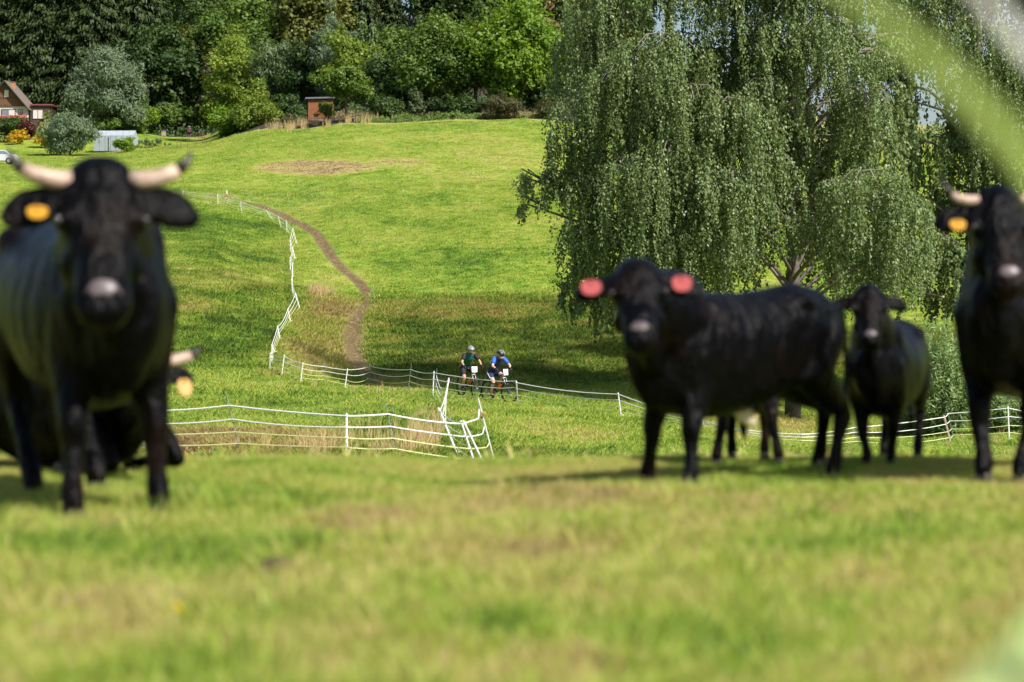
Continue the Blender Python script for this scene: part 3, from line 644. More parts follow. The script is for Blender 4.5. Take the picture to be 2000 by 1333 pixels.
# ------------------------------------------------------------------ trees
M_bark = solid('bark', (.085, .062, .045), .9, var=.35, scale=5, bump=.8)
M_birchbark = solid('birch_bark', (.11, .095, .08), .85, var=.5, scale=3, bump=.6); M_twig = solid('birch_twig', (.20, .17, .15), .8)
LM = {
 'spruce': leaf_mat('spruce_needles', (.016, .034, .010), (.055, .085, .018), .6, .1),
 'dark': leaf_mat('dark_leaves', (.026, .060, .016), (.085, .140, .030)),
 'mid': leaf_mat('green_leaves', (.060, .120, .018), (.165, .245, .040)),
 'grey': leaf_mat('grey_green_leaves', (.075, .125, .055), (.20, .27, .12)),
 'silver': leaf_mat('silver_willow_leaves', (.09, .14, .075), (.21, .275, .16), .6, .2),
 'lime': leaf_mat('lime_green_leaves', (.10, .19, .018), (.235, .345, .035), .5, .4),
 'olive': leaf_mat('olive_leaves', (.085, .105, .020), (.20, .22, .05)),
 'yel': leaf_mat('yellow_green_leaves', (.12, .19, .022), (.28, .35, .06), .5, .4),
 'gold': leaf_mat('golden_leaves', (.42, .27, .015), (.65, .45, .03), .5, .4),
 'gold2': leaf_mat('autumn_leaves', (.26, .20, .02), (.48, .36, .04), .5, .4),
 'red': leaf_mat('dark_red_leaves', (.06, .012, .012), (.13, .03, .025)),
 'tan': leaf_mat('tan_leaves', (.18, .14, .07), (.32, .25, .13)),
 'heath': leaf_mat('heath_twigs', (.065, .07, .03), (.17, .15, .08)),
 'birch': leaf_mat('birch_leaves', (.060, .105, .030), (.235, .30, .12), .45, .25),
 'sprout': leaf_mat('willow_leaves', (.11, .19, .06), (.26, .36, .14), .45, .3),
}
def quads(Cn, Nn, L, W, T=None, fold=0.0):
    """leaf quads: centres, normals, half length, half width; T = preferred long axis"""
    n = len(Cn); Nn = Nn/np.maximum(np.linalg.norm(Nn, axis=1, keepdims=True), 1e-6)
    A = rng.normal(size=(n, 3)) if T is None else T
    U = A-(A*Nn).sum(1, keepdims=True)*Nn; U /= np.maximum(np.linalg.norm(U, axis=1, keepdims=True), 1e-6)
    W_ = np.cross(Nn, U); L = np.broadcast_to(L, (n,))[:, None]; W = np.broadcast_to(W, (n,))[:, None]
    return np.stack([Cn-U*L, Cn+W_*W-U*L*.1, Cn+U*L, Cn-W_*W-U*L*.1], 1)
def leaf_obj(name, Q, tint, m, parent):
    Q = np.concatenate(Q) if isinstance(Q, list) else Q; tint = np.concatenate(tint) if isinstance(tint, list) else tint
    n = len(Q); me = mesh_np(name, Q.reshape(-1, 3), np.arange(n*4).reshape(-1, 4), False, {'tint': ('FACE', np.clip(tint, 0, 1))})
    return link(name, me, m, parent)
def sph(n):
    v = rng.normal(size=(n, 3)); return v/np.linalg.norm(v, axis=1, keepdims=True)
def tree(name, label, sp, px, pb, pt, wpx, d=None, group=None, cat='tree', trunk=.18, lobes=26, size=.17, dens=1.0, shape='round', tz=0.5, lean=0, lobe_r=.30, bark=None, share=None, vase=0):
    base = G(px, pb, 60) if d is None else GD(px, d)
    d = base.y; top = P(px, pt, d).z; H = top-base.z; R = wpx/2/F*d
    root = empty(name, base, 0, label=label, cat=cat, group=group)
    z0 = H*trunk; ch = (H-z0)/2; cz = z0+ch
    mb = MB(); r0 = max(.05, H*.020)
    mb.tube([(0, 0, -.4), (.02*H*lean, 0, z0*.6), (.03*H, .01*H, z0+ch*.5), (.02*H, 0, z0+ch*1.3)], [r0*1.3, r0, r0*.7, r0*.25], 7)
    for k in range(6):
        a = k*1.1+rng.uniform(0, .5); zz = z0*.8+ch*.25*(k % 3)
        mb.tube([(.02*H, 0, zz), (math.cos(a)*R*.4, math.sin(a)*R*.4, zz+ch*.45), (math.cos(a)*R*.75, math.sin(a)*R*.75, zz+ch*.75)], [r0*.5, r0*.32, r0*.1], 5)
    mb.build('trunk', bark or M_bark, root, True)
    # lobes over the crown's volume
    lobes = int(lobes*1.35); lobe_r *= .84; dirs = sph(lobes*3); dirs = dirs[dirs[:, 1] < .75][:lobes]; rr = rng.uniform(.40, .95, len(dirs))[:, None]
    az_ = np.arctan2(dirs[:, 0], dirs[:, 2]); ph_ = rng.uniform(0, 6.28, 2); rr = rr*(1+.16*np.sin(3*az_+ph_[0])+.10*np.sin(5*az_+ph_[1]))[:, None]
    R *= 1.10
    if shape == 'cone': tt = rng.uniform(0, 1, len(dirs)); prof = (1-tt)**.7; Lc = np.stack([dirs[:, 0]*R*.75*prof, dirs[:, 1]*R*.75*prof, z0+tt*(H-z0)*.92], 1); lr = (lobe_r*R*(1.0-.5*tt)*rng.uniform(.8, 1.25, len(dirs)))
    else:
        Lc = dirs*rr*np.array([R, R*.9, ch])+np.array([0, 0, cz]); lr = lobe_r*min(R, ch*1.2)*rng.choice([.5, .7, .9, 1.2, 1.45], len(dirs))*(1.25-.35*rr[:, 0])
        if shape == 'wide': Lc[:, 2] = z0+(Lc[:, 2]-z0)*.95
    if shape == 'vase' or (sp in ('grey', 'silver') and not vase): vase = .6; size *= .9
    Qs, Ts = [], []
    for c, r in zip(Lc, lr):
        n = int(dens*4*math.pi*r*r/(2*size*size*.62)*1.15)
        n = max(20, min(n, 2600)); u = sph(n); u = u[(u[:, 2] > -.55) | (rng.uniform(size=n) < .35)]; n = len(u)
        pos = c+u*(r*np.array([1, 1, .82]))*rng.uniform(.55, 1.25, n)[:, None]+rng.normal(0, size*1.1, (n, 3))
        nt = 7 if r > size*3 else 3; td = sph(nt)*np.array([1, 1, .8])+np.array([0, 0, .35]); tq = rng.integers(0, nt, nt*12); tt = rng.uniform(.75, 1.75, nt*12)[:, None]
        ep = c+td[tq]*r*tt+rng.normal(0, size*.55, (nt*12, 3))-np.array([0, 0, .12])*r*(tt-.8)**2; pos = np.concatenate([pos, ep]); u = np.concatenate([u, td[tq]]); n = len(u)
        nn = u+rng.normal(0, .55, (n, 3))+np.array([0, 0, .45]); s_ = size*rng.uniform(.6, 1.35, n)
        T = None
        if vase: T = u*np.array([.5, .5, .2])+np.array([0, 0, vase])+rng.normal(0, .3, (n, 3))
        Qs.append(quads(pos, nn, s_*(1.7 if vase else 1), s_*(.4 if vase else .72), T)); Ts.append(np.clip(rng.normal(.45, .22, n)+rng.normal(0, .16), 0, 1))
    leaf_obj('crown', Qs, Ts, LM[sp], root)
    return root
def spruce(label, px, pb, pt, wpx, d, group=None, m='spruce', share=None):
    base = GD(px, d); top = P(px, pt, d).z; H = top-base.z; R = wpx/2/F*d
    root = empty('spruce_tree', base, rng.uniform(0, 6), label=label, cat='tree', group=group)
    mb = MB(); mb.tube([(0, 0, -.5), (0, 0, H*.5), (0, 0, H*.99)], [H*.018, H*.011, .02], 7); mb.build('trunk', M_bark, root, True)
    Qs, Ts = [], []; nl = max(10, int(H/.62))
    for i in range(nl):
        t = (i+.5)/nl; z = H*(.03+.96*t); l = R*(1-t)**.6*rng.uniform(.8, 1.2)+.15; nb = int(8+6*(1-t))
        for k in range(nb):
            a = 2*math.pi*(k+rng.uniform(-.3, .3))/nb+i; ll = l*rng.uniform(.75, 1.1); n = int(8+ll*12)
            s_ = rng.uniform(.08, 1, n); ra = s_*ll; side = rng.normal(0, .26, n)*(.4+.9*(1-s_))
            zz = z+.10*ll*s_-.42*ll*s_**2+.16*ll*s_**4; hang = rng.uniform(0, .75, n)
            pos = np.stack([math.cos(a)*ra-math.sin(a)*side*ll*.5, math.sin(a)*ra+math.cos(a)*side*ll*.5, zz-hang], 1)
            nn = np.stack([math.cos(a)*.6+rng.normal(0, .4, n), math.sin(a)*.6+rng.normal(0, .4, n), .7+rng.normal(0, .3, n)], 1)
            T = np.stack([np.full(n, math.cos(a)), np.full(n, math.sin(a)), -.5-hang*3], 1)+rng.normal(0, .3, (n, 3))
            Qs.append(quads(pos, nn, rng.uniform(.28, .50, n), rng.uniform(.09, .16, n), T)); Ts.append(np.clip(.25+.5*s_+rng.normal(0, .15, n)-hang*.3, 0, 1))
    leaf_obj('crown', Qs, Ts, LM[m], root)
    return root
WG = 'trees of the wooded hillside'
# the big dark spruces behind the chalet
for lab, px, pt, wd, d in (('dark spruce with drooping boughs at the far left, behind the wooden chalet', 15, -300, 250, 352),
                           ('tall dark spruce rising just right of the chalet chimney', 100, -330, 270, 350),
                           ('dark spruce with drooping boughs directly above the silvery willow', 188, -240, 230, 346),
                           ('dark spruce standing in shade between the silvery willow and the hut', 275, -160, 200, 346)):
    spruce(lab, px, 0, pt, wd, d, 'dark spruces behind the chalet')
for lab, px, pt, wd, d in (('small blue-grey spruce tip above the middle of the wood', 708, 18, 60, 310), ('narrow young spruce left of the blue-grey spruce tip', 728, 40, 46, 306),
                           ('slim young spruce standing behind the brown beech', 815, 30, 62, 306)):
    spruce(lab, px, 0, pt, wd, d, 'young spruces on the wooded hillside', 'grey' if 'blue' in lab else 'dark')
# named trees: (label, species, px, base y, top y, width, d, trunk, shape, lobes, size)
TL = [
 ('silvery grey-green willow, round and full, above the greenhouse', 'silver', 212, 242, 100, 150, 330, .06, 'round', 46, .17),
 ('grey-green bushy tree with an upright crown behind the orchard', 'grey', 332, 230, 88, 120, 345, .08, 'round', 34, .17),
 ('dark green broad tree with layered leaves above the orchard person', 'dark', 392, 235, 125, 135, 342, .08, 'round', 36, .18),
 ('lime green treetop showing above the grey-green tree', 'mid', 330, 120, 62, 80, 345, .05, 'round', 22, .18),
 ('pale yellow-green birch, tall and airy, above the yellow-green maple', 'yel', 455, 245, 62, 110, 315, .08, 'round', 34, .16),
 ('rust tinged beech crown at the top left of the pale birch', 'heath', 418, 200, 75, 70, 335, .05, 'round', 20, .17),
 ('olive green round treetop on the wooded slope near the top', 'olive', 385, 120, 20, 90, 352, .05, 'round', 24, .18),
 ('dark green round treetop above the pale birch', 'dark', 520, 160, 45, 105, 345, .05, 'round', 26, .18),
 ('grey-green dense tree left of the orange shed roof', 'grey', 555, 240, 85, 110, 312, .06, 'round', 34, .17),
 ('dark green thicket tree directly behind the orange wooden shed', 'dark', 612, 240, 100, 120, 309, .05, 'round', 36, .18),
 ('tall grey birch with drooping fine leaves above the fruit tree', 'silver', 652, 215, 18, 88, 306, .1, 'round', 34, .15),
 ('yellowish maple crown right of the tall grey birch', 'yel', 690, 215, 66, 95, 300, .08, 'round', 30, .17),
 ('brown tinged beech crown behind the yellowish maple', 'heath', 715, 200, 40, 70, 318, .05, 'round', 20, .17),
 ('dark layered tree with horizontal boughs right of the fruit tree', 'dark', 785, 235, 95, 130, 296, .06, 'wide', 40, .17),
 ('mid green feathery tree above the dark layered tree', 'mid', 775, 180, 55, 110, 308, .06, 'round', 32, .17),
 ('broad spreading tree with dark forked trunk at the meadow edge', 'mid', 868, 232, 48, 165, 290, .16, 'round', 58, .16),
 ('slender tree turning bright yellow beside the big lime green tree', 'gold2', 929, 140, 54, 34, 289.5, .5, 'round', 16, .15),
 ('pale grey-green poplar crown behind the yellow tree', 'grey', 940, 170, 22, 60, 312, .05, 'round', 20, .17),
 ('large bright lime green maple standing tall at the meadow edge', 'lime', 1012, 218, 6, 165, 287, .10, 'round', 70, .19),
 ('tall dark leafy tree reaching above the pale yellow-green birch to the frame top', 'dark', 425, 200, -90, 150, 372, .1, 'round', 34, .2),
 ('tan coloured dry treetop right above the lime green maple', 'tan', 1070, 120, -6, 60, 310, .05, 'round', 20, .16),
 ('dark green low tree under the right side of the lime green maple', 'dark', 1062, 216, 120, 90, 289, .05, 'round', 26, .17),
 ('grey-green dense tree right of the lime green maple', 'grey', 1115, 225, 30, 100, 300, .05, 'round', 32, .17),
]
for lab, sp, px, pb, pt, wd, d, tr, shp, lb, sz in TL:
    tree('broadleaf_tree', lab, sp, px, pb, pt, wd, d, 'broadleaf trees at the foot of the wood', trunk=tr, shape=shp, lobes=lb, size=sz*1.12, dens=.60, lobe_r=.29 if lb > 40 else .33)
tree('fruit_tree', 'small round fruit tree with a bare dark trunk beside the orange shed', 'mid', 676, 240, 136, 112, 282, 'broadleaf trees at the foot of the wood', trunk=.48, lobes=36, size=.14, lobe_r=.30)
# shrubs and garden plants
BL = [
 ('shrub', 'big light grey-green bush left of the plastic greenhouse', 'silver', 138, 306, 222, 84, 284, 40, .12, .8),
 ('shrub', 'round clipped bright green bush in front of the greenhouse', 'lime', 248, 304, 270, 40, 283, 22, .07, 0),
 ('shrub', 'dark green bush right behind the greenhouse roof', 'mid', 262, 262, 190, 66, 330, 24, .14, 0),
 ('shrub', 'low green bush between the light bush and the dark bush', 'mid', 205, 262, 232, 70, 326, 18, .13, 0),
 ('fruit_tree', 'yellow-green orchard tree at the left end of the orchard row', 'lime', 288, 262, 212, 48, 333, 20, .13, 0),
 ('fruit_tree', 'dark green orchard tree in the middle of the orchard row', 'mid', 330, 262, 204, 62, 335, 24, .13, 0),
 ('fruit_tree', 'light green orchard tree over the person in the garden', 'mid', 388, 260, 205, 66, 336, 24, .13, 0),
 ('shrub', 'bright yellow-green bush with a pale stem left of the tall yellow-green maple', 'lime', 444, 274, 215, 66, 301, 26, .13, 0),
 ('young_maple', 'tall pointed yellow-green young maple at the corner of the meadow', 'yel', 503, 270, 158, 96, 298, 44, .13, 0),
 ('shrub', 'dark green low bush left of the shed', 'dark', 560, 255, 190, 60, 300, 20, .15, 0),
 ('shrub', 'brownish heather bush at the left of the shed front', 'heath', 575, 262, 228, 52, 290, 16, .12, .8),
 ('shrub', 'dark leafy bush, pointed, between fruit tree and dark layered tree', 'dark', 757, 240, 190, 62, 284, 24, .13, 0),
 ('shrub', 'slim grey-green sapling in front of the dark layered tree', 'grey', 812, 236, 172, 34, 286, 14, .12, .6),
 ('shrub', 'dark green bush beneath the broad spreading tree', 'dark', 900, 226, 188, 66, 284, 20, .14, 0),
 ('shrub', 'rounded broom bush with brown tips beneath the lime green maple', 'heath', 978, 232, 190, 66, 279, 26, .11, .9),
 ('shrub', 'rounded broom bush half hidden behind the birch, right of the other', 'heath', 1078, 226, 192, 60, 280, 24, .11, .9),
 ('shrub', 'low dark green nettle patch along the meadow edge', 'mid', 850, 240, 222, 110, 281, 20, .10, 0),
 ('shrub', 'dark green hedge below the balcony of the chalet', 'dark', 28, 262, 232, 66, 318, 22, .13, 0),
 ('shrub', 'dark red bush in front of the chalet', 'red', 55, 272, 240, 40, 312, 16, .12, 0),
 ('shrub', 'bright yellow bush left of the dark red bush', 'gold', 36, 298, 256, 34, 305, 12, .12, 0),
 ('shrub', 'yellow-orange bush between the dark red bush and the light bush', 'gold', 88, 296, 240, 36, 300, 14, .12, 0),
 ('shrub', 'small green bush in front of the white car', 'lime', 24, 336, 310, 30, 268, 10, .09, 0),
 ('shrub', 'olive bush behind the roof of the white car', 'heath', 10, 292, 268, 34, 308, 10, .12, 0),
 ('vine', 'lime green climbing plant on the corner of the brown chalet annex', 'lime', 94, 242, 208, 10, 326.2, 8, .10, 0),
 ('vegetable_row', 'row of leafy garden plants between greenhouse and orchard', 'grey', 300, 292, 272, 75, 294, 14, .10, 0),
 ('vegetable_row', 'lower row of yellow flowering garden plants by the meadow edge', 'yel', 290, 297, 284, 70, 290, 8, .08, 0),
]
for nm, lab, sp, px, pb, pt, wd, d, lb, sz, vs in BL:
    tree(nm, lab, sp, px, pb, pt, wd, d, 'garden and wood edge shrubs', cat='shrub' if nm != 'vegetable_row' else 'plants', trunk=.03 if nm != 'fruit_tree' else .22, shape='cone' if nm == 'young_maple' else 'round', lobes=lb, size=sz, dens=.95, lobe_r=.36, vase=vs)
# close-packed wood behind: nothing tells these apart
k = 0
for row, (d, n, off) in enumerate(((338, 10, 0), (362, 13, 40), (392, 15, 10))):
    for i in range(n):
        px = -70+off+i*(1330/n)+rng.uniform(-25, 25)
        if row < 2 and px < 290: continue
        if px > 1260: continue
        base = GD(px, d); pb = 570-F*(base.z-EYE)/d; h = rng.uniform(13, 19)*(1 if px < 1150 else .75); pt = pb-h*F/d
        if rng.uniform() < .45: spruce('dark spruce among the close-packed trees high on the wooded hill', px, 0, pt, rng.uniform(85, 115), d, 'spruces high in the wood')
        else: tree('broadleaf_tree', 'dark leafy tree among the close-packed trees high on the wooded hill', ('dark', 'mid', 'olive', 'dark')[k % 4], px, pb, pt, rng.uniform(130, 180), d, 'leafy trees high in the wood', trunk=.12, lobes=32, size=.28, dens=.55, lobe_r=.33)
        k += 1
# undergrowth that closes the gaps at the foot of the wood
def undergrowth(name, spans, sp, size, n):
    Q, T = [], []
    for (x0, x1, d0, d1, h) in spans:
        px = rng.uniform(x0, x1, n); d = rng.uniform(d0, d1, n); x = (px-1000)/F*d; z = hgt(x, d)
        hh = h*(.45+.55*np.abs(np.sin(px*.09)+np.sin(px*.031+2))/2); zz = z+rng.uniform(0, 1, n)**1.3*hh
        nn = np.stack([rng.normal(0, .5, n), -.5+rng.normal(0, .5, n), .6+rng.normal(0, .3, n)], 1)
        Q.append(quads(np.stack([x, d, zz], 1), nn, size*rng.uniform(.6, 1.4, n), size*.6)); T.append(np.clip(rng.normal(.4, .25, n), 0, 1))
    o = leaf_obj(name, Q, T, LM[sp], None); tag(o, kind='stuff')
undergrowth('undergrowth', [(-100, 430, 331, 345, 2.2), (430, 560, 300, 320, 2.2), (540, 680, 297, 312, 2.0), (680, 1150, 288, 308, 2.0), (1100, 1500, 296, 320, 4.0), (1400, 2300, 300, 330, 2.5)], 'dark', .2, 7000)
undergrowth('undergrowth', [(700, 1100, 279, 285, .9), (1380, 2300, 296, 304, 1.2)], 'mid', .12, 6000)
undergrowth('brown_undergrowth', [(655, 900, 286, 296, .9), (940, 1100, 279, 284, 1.0)], 'tan', .10, 3500)
# right-hand horizon: a low line of trees seen through the birches
for lab, px, w_ in (('hedgerow tree on the horizon glimpsed behind the birch, left one', 1480, 150), ('hedgerow tree on the horizon glimpsed behind the birch, right one', 1990, 170)):
    b = GD(px, 320); pb = 570-F*(b.z-EYE)/320
    tree('broadleaf_tree', lab, 'dark', px, pb, pb-110, w_, 320, 'hedgerow trees behind the birches', trunk=.1, lobes=22, size=.26, dens=.7)
# ------------------------------------------------------------------ weeping birches
BD = 95.0
def birch(label, tpx, d, domes, back=(), top=-420):
    base = GD(tpx, d); root = empty('weeping_birch', base, 0, label=label, cat='tree', group='weeping birches by the fence')
    H = P(tpx, top, d).z-base.z; mb = MB(); x0, y0, z0 = base
    tp = [Vector((0, 0, -.5)), Vector((.12, 0, H*.15)), Vector((-.1, .1, H*.35)), Vector((.1, 0, H*.6)), Vector((0, 0, H*.98))]
    mb.tube(tp, [.34, .27, .22, .14, .03], 10)
    Q, T = [], []; LB = MB()
    for bi, (px, py, hw, drop, dy) in enumerate(list(domes)+list(back)):
        bk = bi >= len(domes) or dy > -1; dn = 5.0 if bk else 14; lf = 1.75 if bk else 1.22
        c = P(px, py, d+dy)-base; R = hw/F*d; DL = drop/F*d
        zt = max(.12*H, c.z-1.2-abs(c.x)*.35); t = min(max(zt/H, 0), .95); s0 = Vector((0, 0, zt)); mid = s0*.45+c*.55+Vector((0, 0, .45))
        LB.tube([s0, mid, c+Vector((0, 0, -.15)), c+Vector((c.x*.10, c.y*.10, -.7))], [.085, .06, .035, .012], 5)
        for _ in range(5):
            a = rng.uniform(0, 6.28); e = c+Vector((math.cos(a)*R*.8, math.sin(a)*R*.8, -.45*R)); LB.tube([c*.7+mid*.3, (c+e)*.5+Vector((0, 0, .25)), e], [.03, .018, .006], 4, cap=False)
        ns = int(math.pi*R*R*dn)+10
        rr = np.sqrt(rng.uniform(0, 1, ns)); th = rng.uniform(0, 2*np.pi, ns)
        # twigs gather into hanging hanks
        hk = max(4, ns//8); hr = np.sqrt(rng.uniform(0, 1, hk)); ht = rng.uniform(0, 6.28, hk); pick = rng.integers(0, hk, ns)
        ux = np.where(rng.uniform(size=ns) < .82, hr[pick]*np.cos(ht[pick])+rng.normal(0, .06, ns), rr*np.cos(th)); uy = np.where(rng.uniform(size=ns) < .7, hr[pick]*np.sin(ht[pick])+rng.normal(0, .07, ns), rr*np.sin(th))
        hl = rng.uniform(.45, 1.0, hk); q2 = ux**2+uy**2
        tz = c.z-.45*R*q2+rng.normal(0, .08, ns); ln = DL*hl[pick]*rng.uniform(.7, 1.05, ns)*(1-.25*q2)
        for i in range(ns):
            n = int(ln[i]/(.075 if bk else .055))+3; s_ = rng.uniform(0, 1, n); flare = .25*math.sqrt(q2[i])
            bx = c.x+ux[i]*R+ux[i]*flare*s_*1.0+.10*np.sin(s_*5+i); by = c.y+uy[i]*R+uy[i]*flare*s_+.10*np.cos(s_*4+i*2)
            tp_ = .13*(1-.6*s_)
            pos = np.stack([bx+rng.normal(0, 1, n)*tp_*.6, by+rng.normal(0, 1, n)*tp_*.6, tz[i]-s_*ln[i]+.15*(1-s_)*0], 1)
            nn = np.stack([ux[i]*.5+rng.normal(0, .6, n), uy[i]*.5-.15+rng.normal(0, .6, n), .30+rng.normal(0, .45, n)], 1)
            Tn = np.stack([rng.normal(0, .35, n), rng.normal(0, .35, n), -np.ones(n)], 1)
            sz = rng.uniform(.036, .062, n)*lf
            Q.append(quads(pos, nn, sz, sz*.62, Tn)); T.append(np.clip(rng.normal(.5, .22, n)+(hl[pick[i]]-.7)*.3, 0, 1))
    mb.v += []; tr = mb.build('trunk', M_birchbark, root, True)
    lo = LB.build('limbs', M_twig, tr, True); tag(lo, kind='stuff')
    leaf_obj('crown', Q, T, LM['birch'], root)
    return sum(len(q) for q in Q)
nb = 0
nb += birch('big weeping birch, leftmost, its lowest branch reaching out over the meadow', 1300, 95, [
 (1190,5,85,230,-2),(1135,60,60,200,-1),(1128,190,70,180,-2.5),(1115,262,62,170,-2),(1098,330,58,130,-2),(1052,345,38,75,-2),(1022,338,22,62,-2),(1030,392,22,50,-1.5),(1148,340,72,240,-3),
 (1135,430,52,150,-1),(1120,500,34,80,-1),(1215,120,90,250,-3.5),(1235,300,90,260,-4),(1190,450,60,160,-3),(1225,520,60,110,-2),(1180,560,40,90,0),(1290,60,95,280,-4),(1310,270,100,260,-5),
 (1350,160,80,220,-4.5),(1300,440,80,150,-4),(1380,420,80,150,-4.5),(1250,400,90,200,0),(1330,350,100,220,1),(1240,180,110,260,1),(1330,60,110,260,1.5),(1370,230,90,260,1),
 (1230,-100,130,200,-2),(1330,-160,140,220,-1),(1280,-300,150,240,0)],
 back=[(1170+60*(i % 5)+15*(i//5 % 2), 90+105*(i//5), 75, 170, .5+(i % 3)) for i in range(25) if not (i//5 == 0 and i % 5 == 0)])
nb += birch('middle weeping birch, its bare dark trunk visible low above the grazing calves', 1548, 94, [
 (1440,185,85,240,-4),(1430,330,80,210,-4.5),(1470,440,60,120,-3),(1500,150,70,230,-3),(1505,300,62,190,-3.5),(1440,20,80,210,-1),(1530,20,90,190,-2),(1610,30,80,170,-3),
 (1590,410,70,120,-3),(1640,350,60,150,-4),(1700,325,80,230,-5),(1750,370,62,210,-4),(1665,450,60,140,-4),(1720,500,70,120,-4),(1540,210,80,220,1),(1620,190,80,200,0),(1640,300,80,220,1.5),(1560,330,60,150,1.5),
 (1440,480,60,80,0),(1780,480,60,130,-2),(1500,-110,130,200,-1),(1600,-160,150,220,-1),(1540,-300,160,240,0),(1690,180,70,160,-2),(1700,90,60,130,-2.5),(1450,-70,90,160,1),(1490,-40,60,140,2)],
 back=[(1420+62*(i % 6)+15*(i//6 % 2), 60+100*(i//6), 75, 165, .5+(i % 3)) for i in range(36) if not (i//6 == 4 and 1 <= i % 6 <= 2) and i//6 < 5])
nb += birch('rightmost weeping birch, behind the horned cow, sky glinting through its crown', 1905, 101, [
 (1740,10,70,120,0),(1830,-20,80,150,-1),(1900,30,80,200,-2),(1960,90,80,260,-2),(2040,60,90,280,-2),(1780,190,60,230,0),(1830,260,60,200,1),(1900,250,80,150,-1),(1960,330,80,220,0),(2050,320,90,250,0),
 (1820,450,70,150,0),(1890,470,70,130,0),(1950,500,70,130,0),(1790,560,50,100,1),(2120,200,90,350,0),(2150,450,90,250,0),(1850,-140,140,200,0),(1980,-120,140,220,0),(2100,-100,150,240,0),(1950,-300,160,240,0),(1860,560,60,90,2),(1915,130,70,180,2),(1945,190,70,170,1),(1690,-70,90,220,1),(1650,-20,60,120,1),(1900,210,60,120,2),(1760,80,60,120,2)],
 back=[(1740+66*(i % 6)+15*(i//6 % 2), -60+105*(i//6), 74, 150, 1+(i % 3)) for i in range(36) if i not in (13, 14, 19)])
print('birch leaves', nb)
# willow scrub to the right, in front of the birches
def willow_bush(label, px, d, rpx, hpx, n, seed=0):
    base = GD(px, d); root = empty('willow_bush', base, 0, label=label, cat='shrub', group='willow scrub by the fence')
    R = rpx/F*d; H = hpx/F*d; mb = MB(); Q, T = [], []
    for i in range(n):
        a = rng.uniform(0, 6.28); q = math.sqrt(rng.uniform()); sp = q*R; h = H*(1-.45*q*q)*rng.uniform(.55, 1.05)
        p0 = Vector((math.cos(a)*sp*.3, math.sin(a)*sp*.3, 0)); p1 = Vector((math.cos(a)*sp*.75, math.sin(a)*sp*.75, h*.6)); p2 = Vector((math.cos(a)*sp*1.08, math.sin(a)*sp*1.08, h))
        if i % 3 == 0: mb.tube([p0, p1, p2], [.018, .012, .004], 4, cap=False)
        m = int(26+h*11); s_ = rng.uniform(.12, 1.0, m)[:, None]
        pos = (1-s_)**2*np.array(p0)+2*s_*(1-s_)*np.array(p1)+s_**2*np.array(p2)+rng.normal(0, .06, (m, 3))
        ax = np.array((p2-p1).normalized()); dr = sph(m); T_ = ax*.9+dr*.8+np.array([0, 0, -.15])
        pos = pos+dr*.07; nn = np.stack([rng.normal(0, .5, m), -.3+rng.normal(0, .5, m), .7+rng.normal(0, .4, m)], 1)
        l = rng.uniform(.075, .14, m); Q.append(quads(pos, nn, l, l*.20, T_)); T.append(np.clip(.35+.4*s_[:, 0]+rng.normal(0, .15, m), 0, 1))
    mb.build('stem', M_bark, root, True); leaf_obj('crown', Q, T, LM['sprout'], root)
willow_bush('light green willow bush between the small calf and the right-hand cow', 1835, 86, 88, 235, 420)
willow_bush('willow bush growing behind the hooves of the right-hand cow', 1955, 87, 75, 120, 220)
willow_bush('low willow shoots at the left foot of the large willow bush', 1768, 88, 40, 110, 90)
